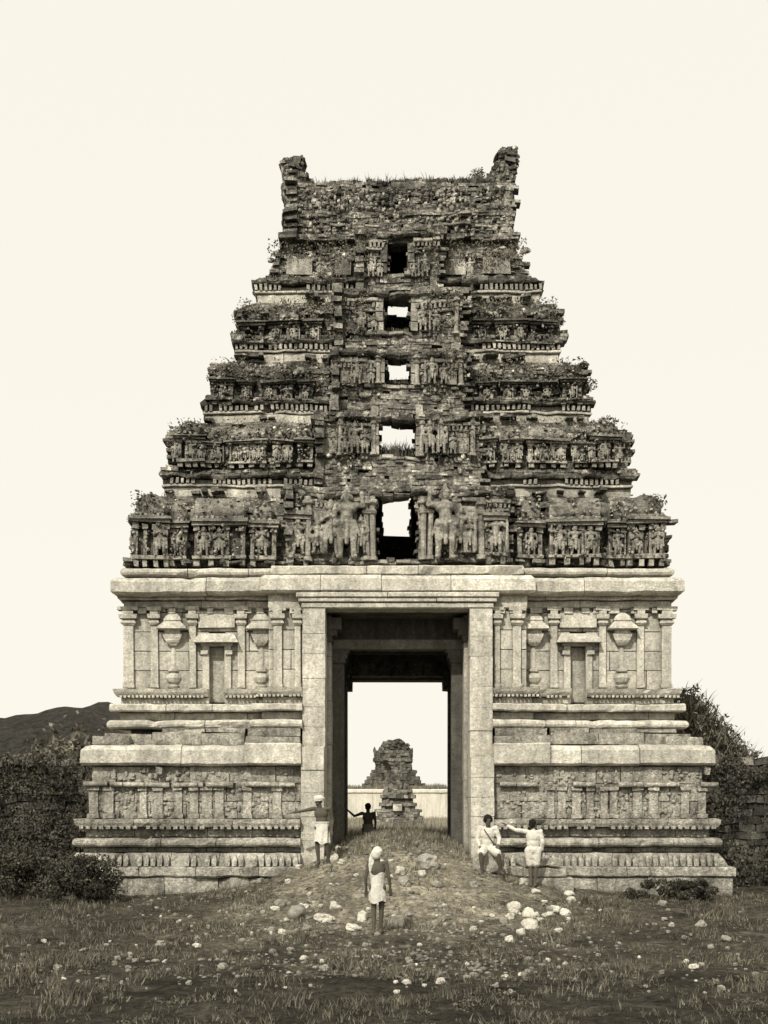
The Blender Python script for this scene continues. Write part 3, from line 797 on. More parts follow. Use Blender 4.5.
# free figures on the walls
def ST(ti, px, pf, h, dy=0.2, **k):
    y = T[ti]['yf']-dy; tier = T[ti]['obj']
    return statue(tier, px, pf, h, y, **k)
ST(0, 347, 558.5, 74, .62, pose=1, flip=True, wide=1.0); ST(0, 445, 559, 76, .62, pose=1, flip=False, wide=1.0)
ST(0, 331, 555, 58, .55, pose=0, wide=1.1); ST(0, 460, 553, 50, .55, pose=3, wide=1.2); ST(0, 318, 553, 36, .55, pose=2, wide=1.2)
ST(0, 470, 553, 38, .55, pose=0); ST(0, 361, 554, 40, .55, pose=3)
for px, h, p in ((355, 34, 1), (365, 26, 0), (345, 24, 2), (430, 36, 3), (441, 36, 1), (453, 22, 0)): ST(1, px, 454, h, .58, pose=p, wide=1.0)
for px, h, p in ((357, 26, 1), (371, 20, 0), (432, 28, 3), (444, 22, 1)): ST(2, px, 384, h, .58, pose=p, wide=1.05)
for px, h, p in ((361, 25, 1), (374, 18, 0), (423, 26, 3), (436, 22, 1)): ST(3, px, 331, h, .58, pose=p, wide=1.05)
for px, h, p in ((371, 24, 1), (380, 18, 0), (414, 18, 2), (425, 24, 3), (320, 20, 0), (338, 14, 2), (470, 20, 1)): ST(4, px, 277, h, .5, pose=p, wide=1.05)
for i in range(9): ST(1, 175+i*14+uni(-4, 4), 463, uni(20, 27), .22); ST(1, 620-i*14+uni(-4, 4), 463, uni(20, 27), .22)
# slender columns on the bays
def slim(ti, px, p0, p1, w=.08, dy=.52):
    y = T[ti]['yf']-dy; x = X(px, y); m = MB()
    def z(p): return Z(p, y)
    L = p0-p1
    rr = []
    for q, r in ((0, 1.5), (.06, 1.5), (.07, 1.0), (.72, .9), (.74, 1.3), (.78, 1.5), (.82, 1.0), (.86, 1.1), (.89, 1.9), (.94, 1.9), (.95, 1.2), (1, 1.2)):
        rr.append([(x+w*r*math.cos(2*math.pi*k/8), y+w*r*math.sin(2*math.pi*k/8), z(p0-L*q)) for k in range(8)])
    m.loft(rr, 1.1); m.rough(.012, 5); m.build('column', M['stucco'], T[ti]['obj'])
for px in (308.5, 366, 431, 482, 372, 424): slim(0, px, 560, 497)
for px in (322, 373, 421, 473, 340): slim(1, px, 456, 412, .065)
for px in (336, 378, 417, 461): slim(2, px, 385, 355, .06)
for px in (340, 456): slim(3, px, 333, 298, .06)
# plastered light panels of tier 5 and a few on tier 1, 3
def panel(ti, px0, px1, py0, py1, dy=.1, mat='plaster'):
    y = T[ti]['yf']-dy; m = MB(); ashlar(m, X(px0, y), X(px1, y), Z(py0, y), Z(py1, y), y, depth=.3, row=.4, ln=.6, jit=.015, tv=.15)
    m.rough(.02, 3); m.build('panel', M[mat], T[ti]['obj'])
for a, b in ((287, 312), (333, 351), (355, 365), (433, 440), (444, 466), (483, 511)): panel(4, a, b, 275, 258, .06, 'stucco')
panel(0, 487, 503, 552, 527, .12); panel(0, 427, 433, 556, 524, .5)
for a, b in ((262, 272), (282, 290), (500, 512), (522, 528)): panel(2, a, b, 391, 381, .1)
panel(3, 307, 313, 332, 324, .1); panel(3, 312, 320, 333, 326, .1)

for a, b in ((311, 328), (462, 480), (349, 357)): panel(0, a, b, 553, 505, .50, 'stucco')
for a, b in ((324, 337), (343, 352), (443, 450), (456, 470)): panel(1, a, b, 454, 420, .50, 'stucco')
for a, b in ((340, 353), (360, 369), (421, 429), (446, 457)): panel(2, a, b, 384, 358, .50, 'stucco')
# roof storey
yt = 2.95; t5 = T[4]; zt0 = t5['z1']; roof = MB()
hwt = (CX-286)*(CD+yt)/F; ytb = 9-yt
core(roof, hwt-.1, yt+.05, ytb-.05, zt0, Z(186, yt), .5, None, None, .6)
roof.box(-hwt+.1, hwt-.1, yt+.1, ytb-.1, Z(190, yt), Z(185.5, yt), 0, .4)
def ofr(z):
    u = (z-zt0)/(Z(184, yt)-zt0)
    return 0.06+(.12 if u < .1 else 0)+(.05 if .42 < u < .5 else 0)
brick_ring(roof, hwt, yt, ytb, zt0, Z(184, yt), ofr, seed=91, amp=.07, rowh=.07, bl=.2, miss=.04)
for i in range(700):                         # ragged band ornament
    px = uni(288, 512); py = uni(190, 236); x = X(px, yt); z = Z(py, yt); ww = uni(.03, .1)
    ell(roof, (x, yt-.05, z), (ww, uni(.05, .12), uni(.03, .1)), 5); roof.t[-27:] = [uni(.4, 2.4)]*27
for i in range(90):                          # sloping top edge, higher on the right
    u = i/90; x = -hwt+.3+(2*hwt-.6)*u; zz = Z(185.5, yt)
    roof.box(x, x+.1, yt-.02+uni(-.05, .05), ytb, zz, zz+.02+.13*u+uni(0, .05), .02, uni(.3, .7))
ro = roof.build('roof', M['brick'], tower); ro.location = (0, 0, -.5)
for (py0, py1) in ((217, 214), (229, 226.5)):
    for (a, b) in ((290, 345), (352, 378), (420, 470), (476, 508)):
        m = MB(); m.seg((X(a, yt), yt), (X(b, yt), yt), (0, -1), p_flat(Z(py0, yt), Z(py1, yt), .13+uni(-.03, .03)), joint=.5, jit=.05, tv=.4)
        m.rough(.04, 4); m.build('band', M['stucco'], ro)
for (pl, pr, ptop, s) in ((279, 303, 158, -1), (491, 518.5, 147.5, 1)):   # end horns
    m = MB(); y0, y1 = yt+.1, ytb-.1
    z = Z(193, yt); top = Z(ptop, yt)
    while z < top:
        py = HY-(z-EYE)*F/(CD+yt)
        u = (py-ptop)/(186-ptop)              # 0 top, 1 at roof line
        # outer edge and inner (concave) edge in px
        wtop = 11 if s > 0 else 11.5
        out = (279 if s < 0 else 518.5) - s*(0 if u < .25 else 4*min(1, (u-.25)*3)) - s*(2.5 if u < .06 else 0)
        inner = out - s*(wtop*1.95-3*(1 if .2 < u < .6 else 0)+ (max(0, u-.45)**2)*34 + (0 if u > .05 else -7)) if u < 1 else out-s*18
        a, b = sorted((X(out, yt), X(inner, yt)))
        x = a
        while x < b-.02:
            e = min(b, x+uni(.12, .3))
            jo = uni(-.05, .05)
            m.box(x+(jo if x == a else 0), e+(jo if e == b else 0), y0-uni(.0, .15), y0+1.1, z, z+.1, .03, uni(.45, 1.5))
            m.box(x, e, y1-1.1, y1+uni(0, .1), z, z+.1, .02, uni(.5, 1.3))
            x = e
        for q_ in range(7): ell(m, (a+(b-a)*rnd(), y0-.04, z), (uni(.04, .12), uni(.04, .12), uni(.04, .1)), 5); m.t[-27:] = [uni(.4, 2)]*27
        for xx_ in (a+.06, b-.06): ell(m, (xx_, y0+.25, z+.05), (uni(.08, .14), .35, uni(.07, .13)), 6); m.t[-38:] = [uni(.5, 1.3)]*38
        z += .1
    m.rough(.08, 3); m.build('horn', M['brick'], ro)

WARP[0] = False
# ================================================================== GROUND
def gh(x, y):
    b = 0.12+0.0*x
    b += 0.42*sm(-9, -1.2, y)
    if y > -1: b += 0.5*sm(6, 14, y)
    yf_ = sm(-6.5, 1.6, y)*(1-sm(3.0, 6.5, y)*.55)
    m = 1.36*math.exp(-abs(x/3.1)**2.3)*yf_
    if y > 8: m *= 1-sm(8, 14, y)
    n = noise.noise(Vector((x*.7, y*.7, 0)))*.08+noise.noise(Vector((x*2.5, y*2.5, 1)))*.05+noise.noise(Vector((x*6, y*6, 1)))*.03*math.exp(-abs(x/3.5)**3)
    n *= 1-0.7*sm(10, 30, abs(y)+abs(x)*.3)
    return b+m+n
g = MB()
def axis_pts(lim_in, step, lim_out):
    p = []; v = -lim_in
    while v <= lim_in+1e-6: p.append(v); v += step
    e = lim_in; st = step; r = []
    while e < lim_out: st *= 1.25; e += st; r.append(e)
    return [-q for q in r[::-1]]+p+r
xs = axis_pts(10, .13, 900)
ys = [q-4 for q in axis_pts(11, .13, 900)]
nx, ny = len(xs), len(ys)
vs = [(x, y, gh(x, y)) for y in ys for x in xs]
fs = [(j*nx+i, j*nx+i+1, (j+1)*nx+i+1, (j+1)*nx+i) for j in range(ny-1) for i in range(nx-1)]
g.v = vs; g.f = fs
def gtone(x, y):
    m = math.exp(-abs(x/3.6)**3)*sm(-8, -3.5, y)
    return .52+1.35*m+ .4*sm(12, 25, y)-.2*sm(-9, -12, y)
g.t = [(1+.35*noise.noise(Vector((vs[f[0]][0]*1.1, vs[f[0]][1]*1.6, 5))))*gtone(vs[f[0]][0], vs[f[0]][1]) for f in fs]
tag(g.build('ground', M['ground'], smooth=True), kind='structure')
# hills
def hill(px0, px1, y, pts, name, dd=40):
    m = MB(); n = 60; rr = []
    x0, x1 = X(px0, y), X(px1, y)
    def top(px):
        for (a, za), (b, zb) in zip(pts, pts[1:]):
            if a <= px <= b: return za+(zb-za)*sm(a, b, px)
        return pts[0][1] if px < pts[0][0] else pts[-1][1]
    rows = 14; grid = []
    for j in range(rows+1):
        v = j/rows; k = math.sin(math.pi*v)**.8
        for i in range(n+1):
            px = px0+(px1-px0)*i/n; x = x0+(x1-x0)*i/n
            h = (Z(top(px), y)-.8)*k
            h += h*.04*fbm((x*.06, v*3, 2.0))+fbm((x*.35, v*9, 5))*.7*k
            grid.append((x, y-dd+2*dd*v, .8+h))
    m.v = grid; m.f = [(j*(n+1)+i, j*(n+1)+i+1, (j+1)*(n+1)+i+1, (j+1)*(n+1)+i) for j in range(rows) for i in range(n)]; m.t = [1]*len(m.f)
    return tag(m.build(name, M['hill'], smooth=True), kind='structure')
hill(-260, 220, 150, [(-260, 745), (-80, 728), (40, 716), (75, 710), (110, 706), (160, 716), (220, 795)], 'hill')
hill(640, 1150, 170, [(640, 797), (720, 768), (790, 752), (900, 760), (1150, 785)], 'hill')

# ================================================================== VEGETATION
def blade(m, x, y, z, h, w, lean, tone, ang=None):
    a = uni(0, 6.283) if ang is None else ang; dx, dy = math.cos(a)*w, math.sin(a)*w
    l = uni(0, 6.283); lx, ly = math.cos(l)*lean*h, math.sin(l)*lean*h
    m.add([(x-dx, y-dy, z), (x+dx, y+dy, z), (x+dx*.6+lx*.45, y+dy*.6+ly*.45, z+h*.6), (x-dx*.6+lx*.45, y-dy*.6+ly*.45, z+h*.6), (x+lx, y+ly, z+h)],
          [(0, 1, 2, 3), (3, 2, 4)], tone)
def tuft(m, x, y, z, h, n=7, w=.012, spread=.06, lean=.5, t0=.6, t1=1.5):
    for i in range(n):
        blade(m, x+uni(-spread, spread), y+uni(-spread, spread), z-.02, h*uni(.5, 1.1), w, uni(.1, lean), uni(t0, t1))
def leaf(m, x, y, z, s, tone):
    n = Vector((uni(-1, 1), uni(-1, 1), uni(-.2, 1))).normalized(); t = n.orthogonal().normalized(); b = n.cross(t)
    a = uni(0, 6.28); u = t*math.cos(a)+b*math.sin(a); v = n.cross(u); c = Vector((x, y, z))
    m.add([tuple(c-u*s), tuple(c+v*s*.45), tuple(c+u*s), tuple(c-v*s*.45)], [(0, 1, 2, 3)], tone)
BX, BY0, BY1 = 8.1, -1.15, 10.2
def inb(x, y, pad=0): return abs(x) < BX+pad and BY0-pad < y < BY1+pad
g = MB()
for i in range(26000):                       # scrub on the fore ground
    x, y = uni(-11.5, 11.5), -16+15.3*rnd()**.8
    if inb(x, y) and abs(x) > 2.3: continue
    d = noise.noise(Vector((x*.8, y*.8, 7)))
    m = math.exp(-abs(x/3.2)**3)*sm(-8, -4, y)
    if rnd() < .62+m*.3-d*1.3: continue
    tuft(g, x, y, gh(x, y), uni(.04, .13)*(1.15-m*.5+max(0, d)*1.3), 6, .009, .06, .9, .4, 1.6+m*1.3)
for i in range(3600):                         # passage mound and beyond
    x, y = uni(-1.7, 1.7), uni(-1, 8.5)
    if rnd() < .4*sm(2, 0, y): continue
    tuft(g, x, y, gh(x, y), uni(.05, .2)*(1+.6*sm(5, 8, y)), 6, .010, .05, .7, .7, 2.4)
for i in range(900):                         # low leafy weeds in patches
    x, y = uni(-11, 11), -15+13.6*rnd()
    if noise.noise(Vector((x*.5, y*.8, 3))) < .08 or (abs(x) < 1.2 and -8 < y): continue
    rr_ = uni(.06, .22)
    for k in range(int(30+rr_*260)):
        a = uni(0, 6.28); q = rr_*math.sqrt(rnd()); lx, ly = x+q*math.cos(a), y+q*math.sin(a)
        leaf(g, lx, ly, gh(lx, ly)+uni(.0, .6)*(rr_-q), uni(.012, .03), uni(.4, 1.3))
tag(g.build('grass', M['leaf']), 'low scrubby grass and weeds covering the ground before the gateway', 'grass', kind='stuff')
g = MB()
for i in range(7000):
    y = 9.4+22*rnd()**1.6; x = uni(-.1, .1)*0+uni(-1, 1)*(2.2+y*.075)
    tuft(g, x, y, gh(x, y), uni(.35, .85), 6, .014, .09, .45, .9, 2.2)
for i in range(3500):
    y = uni(30, 59); x = uni(-7, 7); tuft(g, x, y, gh(x, y), uni(.35, .7), 6, .03, .2, .4, .9, 2.0)
tag(g.build('tall_grass', M['straw']), 'tall dry grass filling the courtyard beyond the passage', 'grass', kind='stuff')
# growth on the tower
g = MB()
for (hwx, yf, zt_, zb0) in ledges:
    for i in range(700):
        x = uni(-hwx, hwx); d = noise.noise(Vector((x*1.3, zt_, 4)))
        if d < -.05 or abs(x) < .6: continue
        tuft(g, x, yf+uni(-.0, .4), zt_+uni(-.12, .0), uni(.03, .11)*(1+d), 5, .012, .06, .6, .5, 1.5)
    for i in range(500):
        x = uni(-hwx, hwx); tuft(g, x, yf-uni(.15, .4), zb0+.03, uni(.05, .18), 4, .012, .05, .8, .5, 1.5)
for i in range(1500):
    u = rnd(); x = -hwt+.35+u*(2*hwt-.7); tuft(g, x, yt+uni(-.02, .6), Z(185.5, yt)+.02+.15*u, uni(.06, .2)*(1.8 if rnd() < .05 else 1), 5, .012, .05, .5, .4, 1.2)
for (px, py, y, r, h) in ((397, 456, 1.2, .45, .45), (397, 384, 1.7, .3, .16), (397, 332, 2.2, .3, .15)):
    for i in range(160): tuft(g, X(px, y)+uni(-r, r), y+uni(-.1, .3), Z(py, y), h*uni(.4, 1), 4, .014, .04, .5, .4, 1.2)
for (px, py, y, r) in ((135, 520, .7, .22), (660, 520, .7, .22), (174, 445, 1.2, .22), (622, 445, 1.2, .22), (216, 378, 1.7, .26), (588, 385, 1.7, .26), (244, 318, 2.2, .34), (553, 320, 2.2, .36), (238, 335, 2.2, .2), (560, 338, 2.2, .2), (606, 423, 1.2, .26), (478, 174, yt+.3, .22), (584, 365, 1.8, .12), (146, 503, .5, .34), (190, 428, 1.2, .24), (655, 502, .5, .3), (232, 374, 1.6, .22), (575, 372, 1.6, .22)):
    for i in range(420):
        v = Vector((uni(-1, 1), uni(-1, 1), uni(-1, 1)))
        if v.length > 1: continue
        v *= r; leaf(g, X(px, y)+v.x, y+v.y, Z(py, y)+v.z*.7, uni(.02, .05), uni(.5, 1.5))
for i in range(26000):                        # creeping weeds over the dark faces
    ti = R.choice((0, 1, 1, 2, 2, 3, 3, 3, 4, 4)); t = T[ti]; x = uni(-t['hw'], t['hw']); z = uni(t.get('z0', Z(t['p0'], t['yf'])), t['z1'])
    zf = (z-t.get('z0', z))/(t['z1']-t.get('z0', 0)) if 'z0' in t else .5
    if noise.noise(Vector((x*1.3, z*2.2, ti*3)))+(.25 if zf > .6 else -.12) < .02 or (ti and zf < .3): continue
    if abs(x) < .75: continue
    leaf(g, x, t['yf']-(.5 if abs(x) < t['bayw'] else .06-max(0, zf-.62)*.5)-uni(0, .14), z, uni(.02, .055), uni(.5, 2.2))
tag(g.build('ledge_growth', M['leaf']), 'grass and weeds growing along the ledges and crest of the ruined tower', 'weeds', kind='stuff')

def bush(name, label, cat, x, y, rx, ry, h, nclump=16, leaves=240, ls=.07, mat='leaf', t0=.5, t1=1.5, group=None, stems=5):
    z = gh(x, y); root = empty(name, (x, y, z), label=label, cat=cat, group=group)
    st = MB(); fo = MB()
    for i in range(stems):
        a = uni(0, 6.28); r = uni(.2, .7); tip = Vector((math.cos(a)*rx*r, math.sin(a)*ry*r, h*uni(.6, .9)))
        capsule(st, (math.cos(a)*.05, math.sin(a)*.05, -.1), tuple(tip*.5+Vector((0, 0, .05*h))), .05, .035, 6); capsule(st, tuple(tip*.5+Vector((0, 0, .05*h))), tuple(tip), .035, .012, 6)
    for k in range(nclump):
        a = uni(0, 6.28); r = math.sqrt(rnd())*.85; cz = h*uni(.2, .85); sh = 1-(cz/h)**2*.6
        c = Vector((math.cos(a)*rx*r*sh, math.sin(a)*ry*r*sh, cz)); cr = uni(.18, .34)*h; tn = uni(.7, 1.3)
        for i in range(leaves):
            v = Vector((uni(-1, 1), uni(-1, 1), uni(-1, 1)))
            if v.length > 1 or (v.length < .5 and rnd() < .6): continue
            leaf(fo, c.x+v.x*cr, c.y+v.y*cr, max(.0, c.z+v.z*cr*.8), ls*uni(.6, 1.3), uni(t0, t1)*tn*(.75+.4*v.z))
    st.build('stem', M['leafdark'], root); fo.build('foliage', M[mat], root)
    return root
bush('bush', 'large dark shrub in front of the left corner of the plinth', 'shrub', -7.0, -2.4, 1.0, .7, 1.05, 46, 420, .04, 'leafdark')
bush('bush', 'dark low shrub against the right end of the plinth', 'shrub', 6.3, -1.9, 1.3, .6, .5, 36, 320, .035, 'leafdark')
bush('bush', 'dark shrub at the far left edge below the enclosure wall', 'shrub', -9.0, -1.4, 1.3, 1.0, 1.3, 46, 420, .045, 'leafdark')
bush('bush', 'pale leafy upright shrub rising above the left enclosure wall', 'shrub', X(70, 4), 4.0, .75, .6, Z(716, 4)-gh(-9, 4), 30, 260, .09, 'straw', .4, 1.0)
bush('bush', 'dark mass of shrub behind the left enclosure wall', 'shrub', X(12, 7), 7.0, 1.8, .9, Z(752, 7)-.6, 26, 260, .11, 'leafdark')
# canes at the right
root = empty('cane_thicket', (X(702, 5), 5.0, gh(9, 5)), label='tall dense thicket of dry canes rising behind the right corner of the tower', cat='thicket')
m = MB(); s_ = MB()
for i in range(1500):
    px = uni(676, 745); x = X(px, 5)-X(702, 5)+uni(-.1, .1); y = uni(-1, 1.2)
    tp = 688+max(0, px-688)*1.15+uni(-2, 14); hgt = Z(tp, 5)-gh(9, 5)
    a = uni(0, 6.28); ln = uni(0, .12)
    blade(m, x, y, 0, hgt*uni(.55, .93), .02, ln, uni(.3, 1.3), uni(-.5, .5))
    for k in range(5):
        zz = uni(.3, .95)*hgt; blade(m, x+uni(-.1, .1), y, zz, uni(.25, .6), .018, .7, uni(.3, 2.4))
for i in range(40): capsule(s_, (uni(-.8, 1), uni(-.8, 1), 0), (uni(-.8, 1), uni(-.8, 1), uni(2, 4)), .03, .02, 6)
for i in range(7000):
    px = uni(676, 750); x = X(px, 5)-X(702, 5); tp = 690+max(0, px-688)*1.1; hg = (Z(tp+6*noise.noise(Vector((px*.2, 0, 0))), 5)-gh(9, 5))
    leaf(m, x+uni(-.1, .1), uni(-1.1, 1), hg*(1-.55*rnd()**1.3), uni(.03, .09), uni(.3, 1.5))
m.build('foliage', M['leaf'], root); s_.build('stem', M['leafdark'], root)

# ================================================================== WALLS AROUND
def encl(s, label):
    m = MB(); y = 2.6; x0, x1 = 6.95, 30; z1 = Z(758, y)
    rows = 19; z0 = .2; rh = (z1-z0)/rows
    for r in range(rows):
        x = x0
        while x < x1:
            e = x+uni(.15, .5)
            tpz = z0+(r+1)*rh+(uni(-.2, .16) if r == rows-1 else 0)
            a, b = sorted((s*x, s*e)); m.box(a+.01, b-.01, y+uni(-.05, .05), y+.8, z0+r*rh+.008, tpz, .02, uni(.5, 1.6)*(1.8 if r == rows-1 else 1)); x = e
    m.rough(.08, 2.5)
    return tag(m.build('enclosure_wall', M['darkwall']), label, 'wall')
encl(-1, 'dark rubble enclosure wall running off to the left of the tower'); encl(1, 'dark rubble enclosure wall running off to the right of the tower')
g = MB()
for i in range(30000):
    s = R.choice((-1, 1)); x = s*uni(7, 14); z = uni(.5, Z(755, 2.6)); y = 2.5-uni(0, .25)-(Z(755, 2.6)-z)*.12
    if noise.noise(Vector((x*.8, z*1.2, 31))) < -.12-.1*rnd(): continue
    leaf(g, x, y, z, uni(.03, .07), uni(.3, 1.6))
tag(g.build('creeper', M['leafdark']), 'dusty creepers covering the enclosure walls on both sides', 'creeper', kind='stuff')
# blocks at the foot of the right side
m0 = [('stepped granite block upper at the mound edge right of the doorway', 526, 559, 857.5, 867), ('middle stepped granite block at the mound edge right of the doorway', 526, 566, 867.5, 877), ('lowest stepped granite block at the mound edge right of the doorway', 526, 574, 877.5, 892)]
for lab, a, b, p1, p0 in m0:
    y = -1.62; m = MB(); m.seg((X(a, y), y+.2), (X(b, y), y+.2), (0, -1), p_flat(Z(p0, y), Z(p1, y)-.01, .2, .3), joint=3); m.rough(.03, 4)
    tag(m.build('stone_block', M['granite_rough']), lab, 'stone block')

# far wall, shrine, altar, hedge
m = MB(); yy = 60; zt_ = Z(790, yy)
m.seg((-45, yy), (45, yy), (0, -1), [(-.5, .5), (0, .5), (.02, zt_-.25), (.12, zt_-.2), (.12, zt_-.02), (-.2, zt_+.06), (-.5, zt_)], joint=6, jit=.03)
tag(m.build('courtyard_wall', M['whitewall']), 'long pale wall closing the courtyard seen through the doorway', 'wall')
m = MB()
for i in range(11000):
    y = uni(60.6, 64); x = uni(-9, 9); d = noise.noise(Vector((x*.5, 0, 9))); hgt = Z(783.5+3*noise.noise(Vector((x*1.4, 1, 0)))-2*d, y)-1.1
    blade(m, x, y, 1.0, hgt*uni(.8, 1.02), .11, .06, uni(.5, 1.3), uni(-.5, .5))
tag(m.build('tall_grass', M['straw']), 'fringe of tall grass showing over the pale courtyard wall', 'grass', kind='stuff')

def ruin(name, label, cat, yc, rows, depth, parts):
    """rows: (px0,px1,py_bottom,py_top,partname)"""
    root = empty(name, (0, yc, .9), label=label, cat=cat)
    sc_ = (CD+yc)/F
    for (a, b, p0, p1, pn) in rows:
        m = MB(); x0, x1 = X(a, yc), X(b, yc); z0, z1 = Z(p0, yc)-.9, Z(p1, yc)-.9
        w = (x1-x0)/2; xc = (x0+x1)/2; d = min(depth, w)
        m.box(xc-w*.9, xc+w*.9, -d*.9, d*.9, z0, z1, 0, .7)
        rh = (z1-z0)/max(1, round((z1-z0)/(sc_*2.6))); z = z0
        while z < z1-.001:
            for side in range(4):
                L = w if side < 2 else d; u = -L
                while u < L:
                    e = min(L, u+uni(.1, .3)*sc_*20); o = uni(-.03, .04)*sc_*22
                    if side == 0: m.box(xc+u, xc+e, -d-o, -d*.8, z, z+rh, .01, uni(.5, 1.5))
                    elif side == 1: m.box(xc+u, xc+e, d*.8, d+o, z, z+rh, .01, uni(.5, 1.5))
                    elif side == 2: m.box(xc-w-o, xc-w*.8, u, e, z, z+rh, .01, uni(.5, 1.5))
                    else: m.box(xc+w*.8, xc+w+o, u, e, z, z+rh, .01, uni(.5, 1.5))
                    u = e
            z += rh
        m.rough(.9*sc_, .25/sc_); m.build(pn, M['shrinestone' if yc > 50 else 'farstone'], root)
    return root
ys_ = 80
r_ = ruin('shrine_tower', 'small distant ruined shrine tower with rounded top framed by the doorway', 'shrine', ys_,
  [(358, 432, 816, 788, 'base'), (363, 424, 788, 784, 'ledge'), (366, 420, 784, 780.5, 'tier'), (368, 419, 780.5, 777, 'ledge'), (371, 415, 777, 773.5, 'tier'), (372, 416, 773.5, 770.5, 'ledge'), (376, 411, 770.5, 762, 'tier'), (374, 412, 762, 759, 'ledge'), (377, 410, 759, 751, 'roof')], 2.2, None)
m = MB(); rr = []
for q, w in ((0, 14), (.35, 13.5), (.6, 10.5), (.82, 6.5), (1, 1.5)):
    z = Z(752-12.5*q, ys_)-.9; k = (CD+ys_)/F
    rr.append([(X(394, ys_)+w*k*math.cos(2*math.pi*i/16), w*k*.8*math.sin(2*math.pi*i/16), z) for i in range(16)])
m.loft(rr, .9)
for i in range(160):
    a = uni(0, 6.28); q = uni(0, .95); w_ = 14*math.sqrt(max(0, 1-q**1.6))*k+.05; ell(m, (X(394, ys_)+w_*math.cos(a), w_*.8*math.sin(a), Z(752-12.5*q, ys_)-.9), (uni(.08, .3), .2, uni(.05, .16)), 5); m.t[-27:] = [uni(.5, 1.5)]*27
m.rough(.2, 1.6); m.build('dome', M['shrinestone'], r_)
for px, s in ((376, -1), (410.5, 1)):
    m = MB(); x = X(px, ys_); k = (CD+ys_)/F
    m.loft([[(x+w*k*math.cos(2*math.pi*i/8)+dx*k*s, w*k*math.sin(2*math.pi*i/8), Z(p, ys_)-.9) for i in range(8)] for w, p, dx in ((2.6, 758, 0), (2.2, 754, .3), (1.6, 750, 1), (.4, 747, 1.6))], .8); m.rough(.12, 3); m.build('horn', M['shrinestone'], r_)
m = MB(); k = (CD+ys_)/F; m.box(X(383.5, ys_), X(388, ys_), -2.32, -1.9, Z(766.5, ys_)-.9, Z(761, ys_)-.9, .02, .05); m.build('window', M['hair'], r_)
ya = 30
m = MB(); m.box(X(393, ya), X(402, ya), -1.2, -.9, Z(811, ya)-.9, Z(804, ya)-.9, .02, 2.2); ALT = m
r_ = ruin('altar_shrine', 'small tiered stone altar shrine standing in the grass in front of the distant tower', 'altar', ya,
  [(377, 421, 838, 819, 'base'), (374, 422, 819, 816.5, 'ledge'), (378, 419, 816.5, 812, 'base'), (376, 421, 812, 809.5, 'ledge'), (382, 414, 809.5, 806, 'body'), (380, 416, 806, 803, 'ledge'), (383, 412, 803, 798, 'body'), (381, 415, 798, 795, 'ledge'), (384, 412, 795, 790, 'roof')], .95, None)
ALT.build('panel', M['farstone'], r_)
for px, t_ in ((386.5, 784), (391, 782.5), (400, 781), (405, 783.5), (410, 787)):
    m = MB(); x = X(px, ya); k = (CD+ya)/F
    m.loft([[(x+w*k*math.cos(2*math.pi*i/8), -.3+w*k*math.sin(2*math.pi*i/8), Z(p, ya)-.9) for i in range(8)] for w, p in ((2.6, 791), (2.4, t_+3), (1.2, t_+1), (.4, t_))], .9); m.rough(.05, 5); m.build('finial', M['farstone'], r_)

# ================================================================== STONES
def rockmesh(seed, blocky=.3):
    me = bpy.data.meshes.new('stone'); import bmesh
    bm = bmesh.new(); bmesh.ops.create_icosphere(bm, subdivisions=3, radius=1)
    for v in bm.verts:
        p = v.co.copy(); mx = max(abs(p.x), abs(p.y), abs(p.z)); q = p/mx
        v.co = p.lerp(q, blocky)*(1+.38*noise.noise(p*1.1+Vector((seed*5, 0, 0)))+.14*noise.noise(p*3.2+Vector((seed, 3, 0))))
        v.co.z *= .78
    bm.to_mesh(me); bm.free()
    me.polygons.foreach_set('use_smooth', [seed % 3 == 0]*len(me.polygons))
    return me
RK = [rockmesh(i, (.1, .4, .6, .25)[i % 4]) for i in range(8)]
RKd = [r.copy() for r in RK]
for r in RK: r.materials.append(M['rock'])
for r in RKd: r.materials.append(M['rockdim'])
def ground_at(px, py):
    y = -13.5
    while y < 9:
        if Z(py, y) <= gh(X(px, y), y): break
        y += .02
    return X(px, y), y
def stone(px, py, w, h=None, label=None, group=None, dim=False, mi=None):
    x, y = ground_at(px, py); k = (CD+y)/F; a = w*k/2; b = (h or w*.8)*k/2
    me = (RKd if dim else RK)[R.randrange(8) if mi is None else mi]
    o = bpy.data.objects.new('stone', me); col.objects.link(o)
    o.location = (x, y, gh(x, y)+b*.55); o.scale = (a, a*uni(.8, 1.1), b/.78); o.rotation_euler = (uni(-.3, .3), uni(-.3, .3), uni(0, 6.3))
    tag(o, label, 'stone', group)
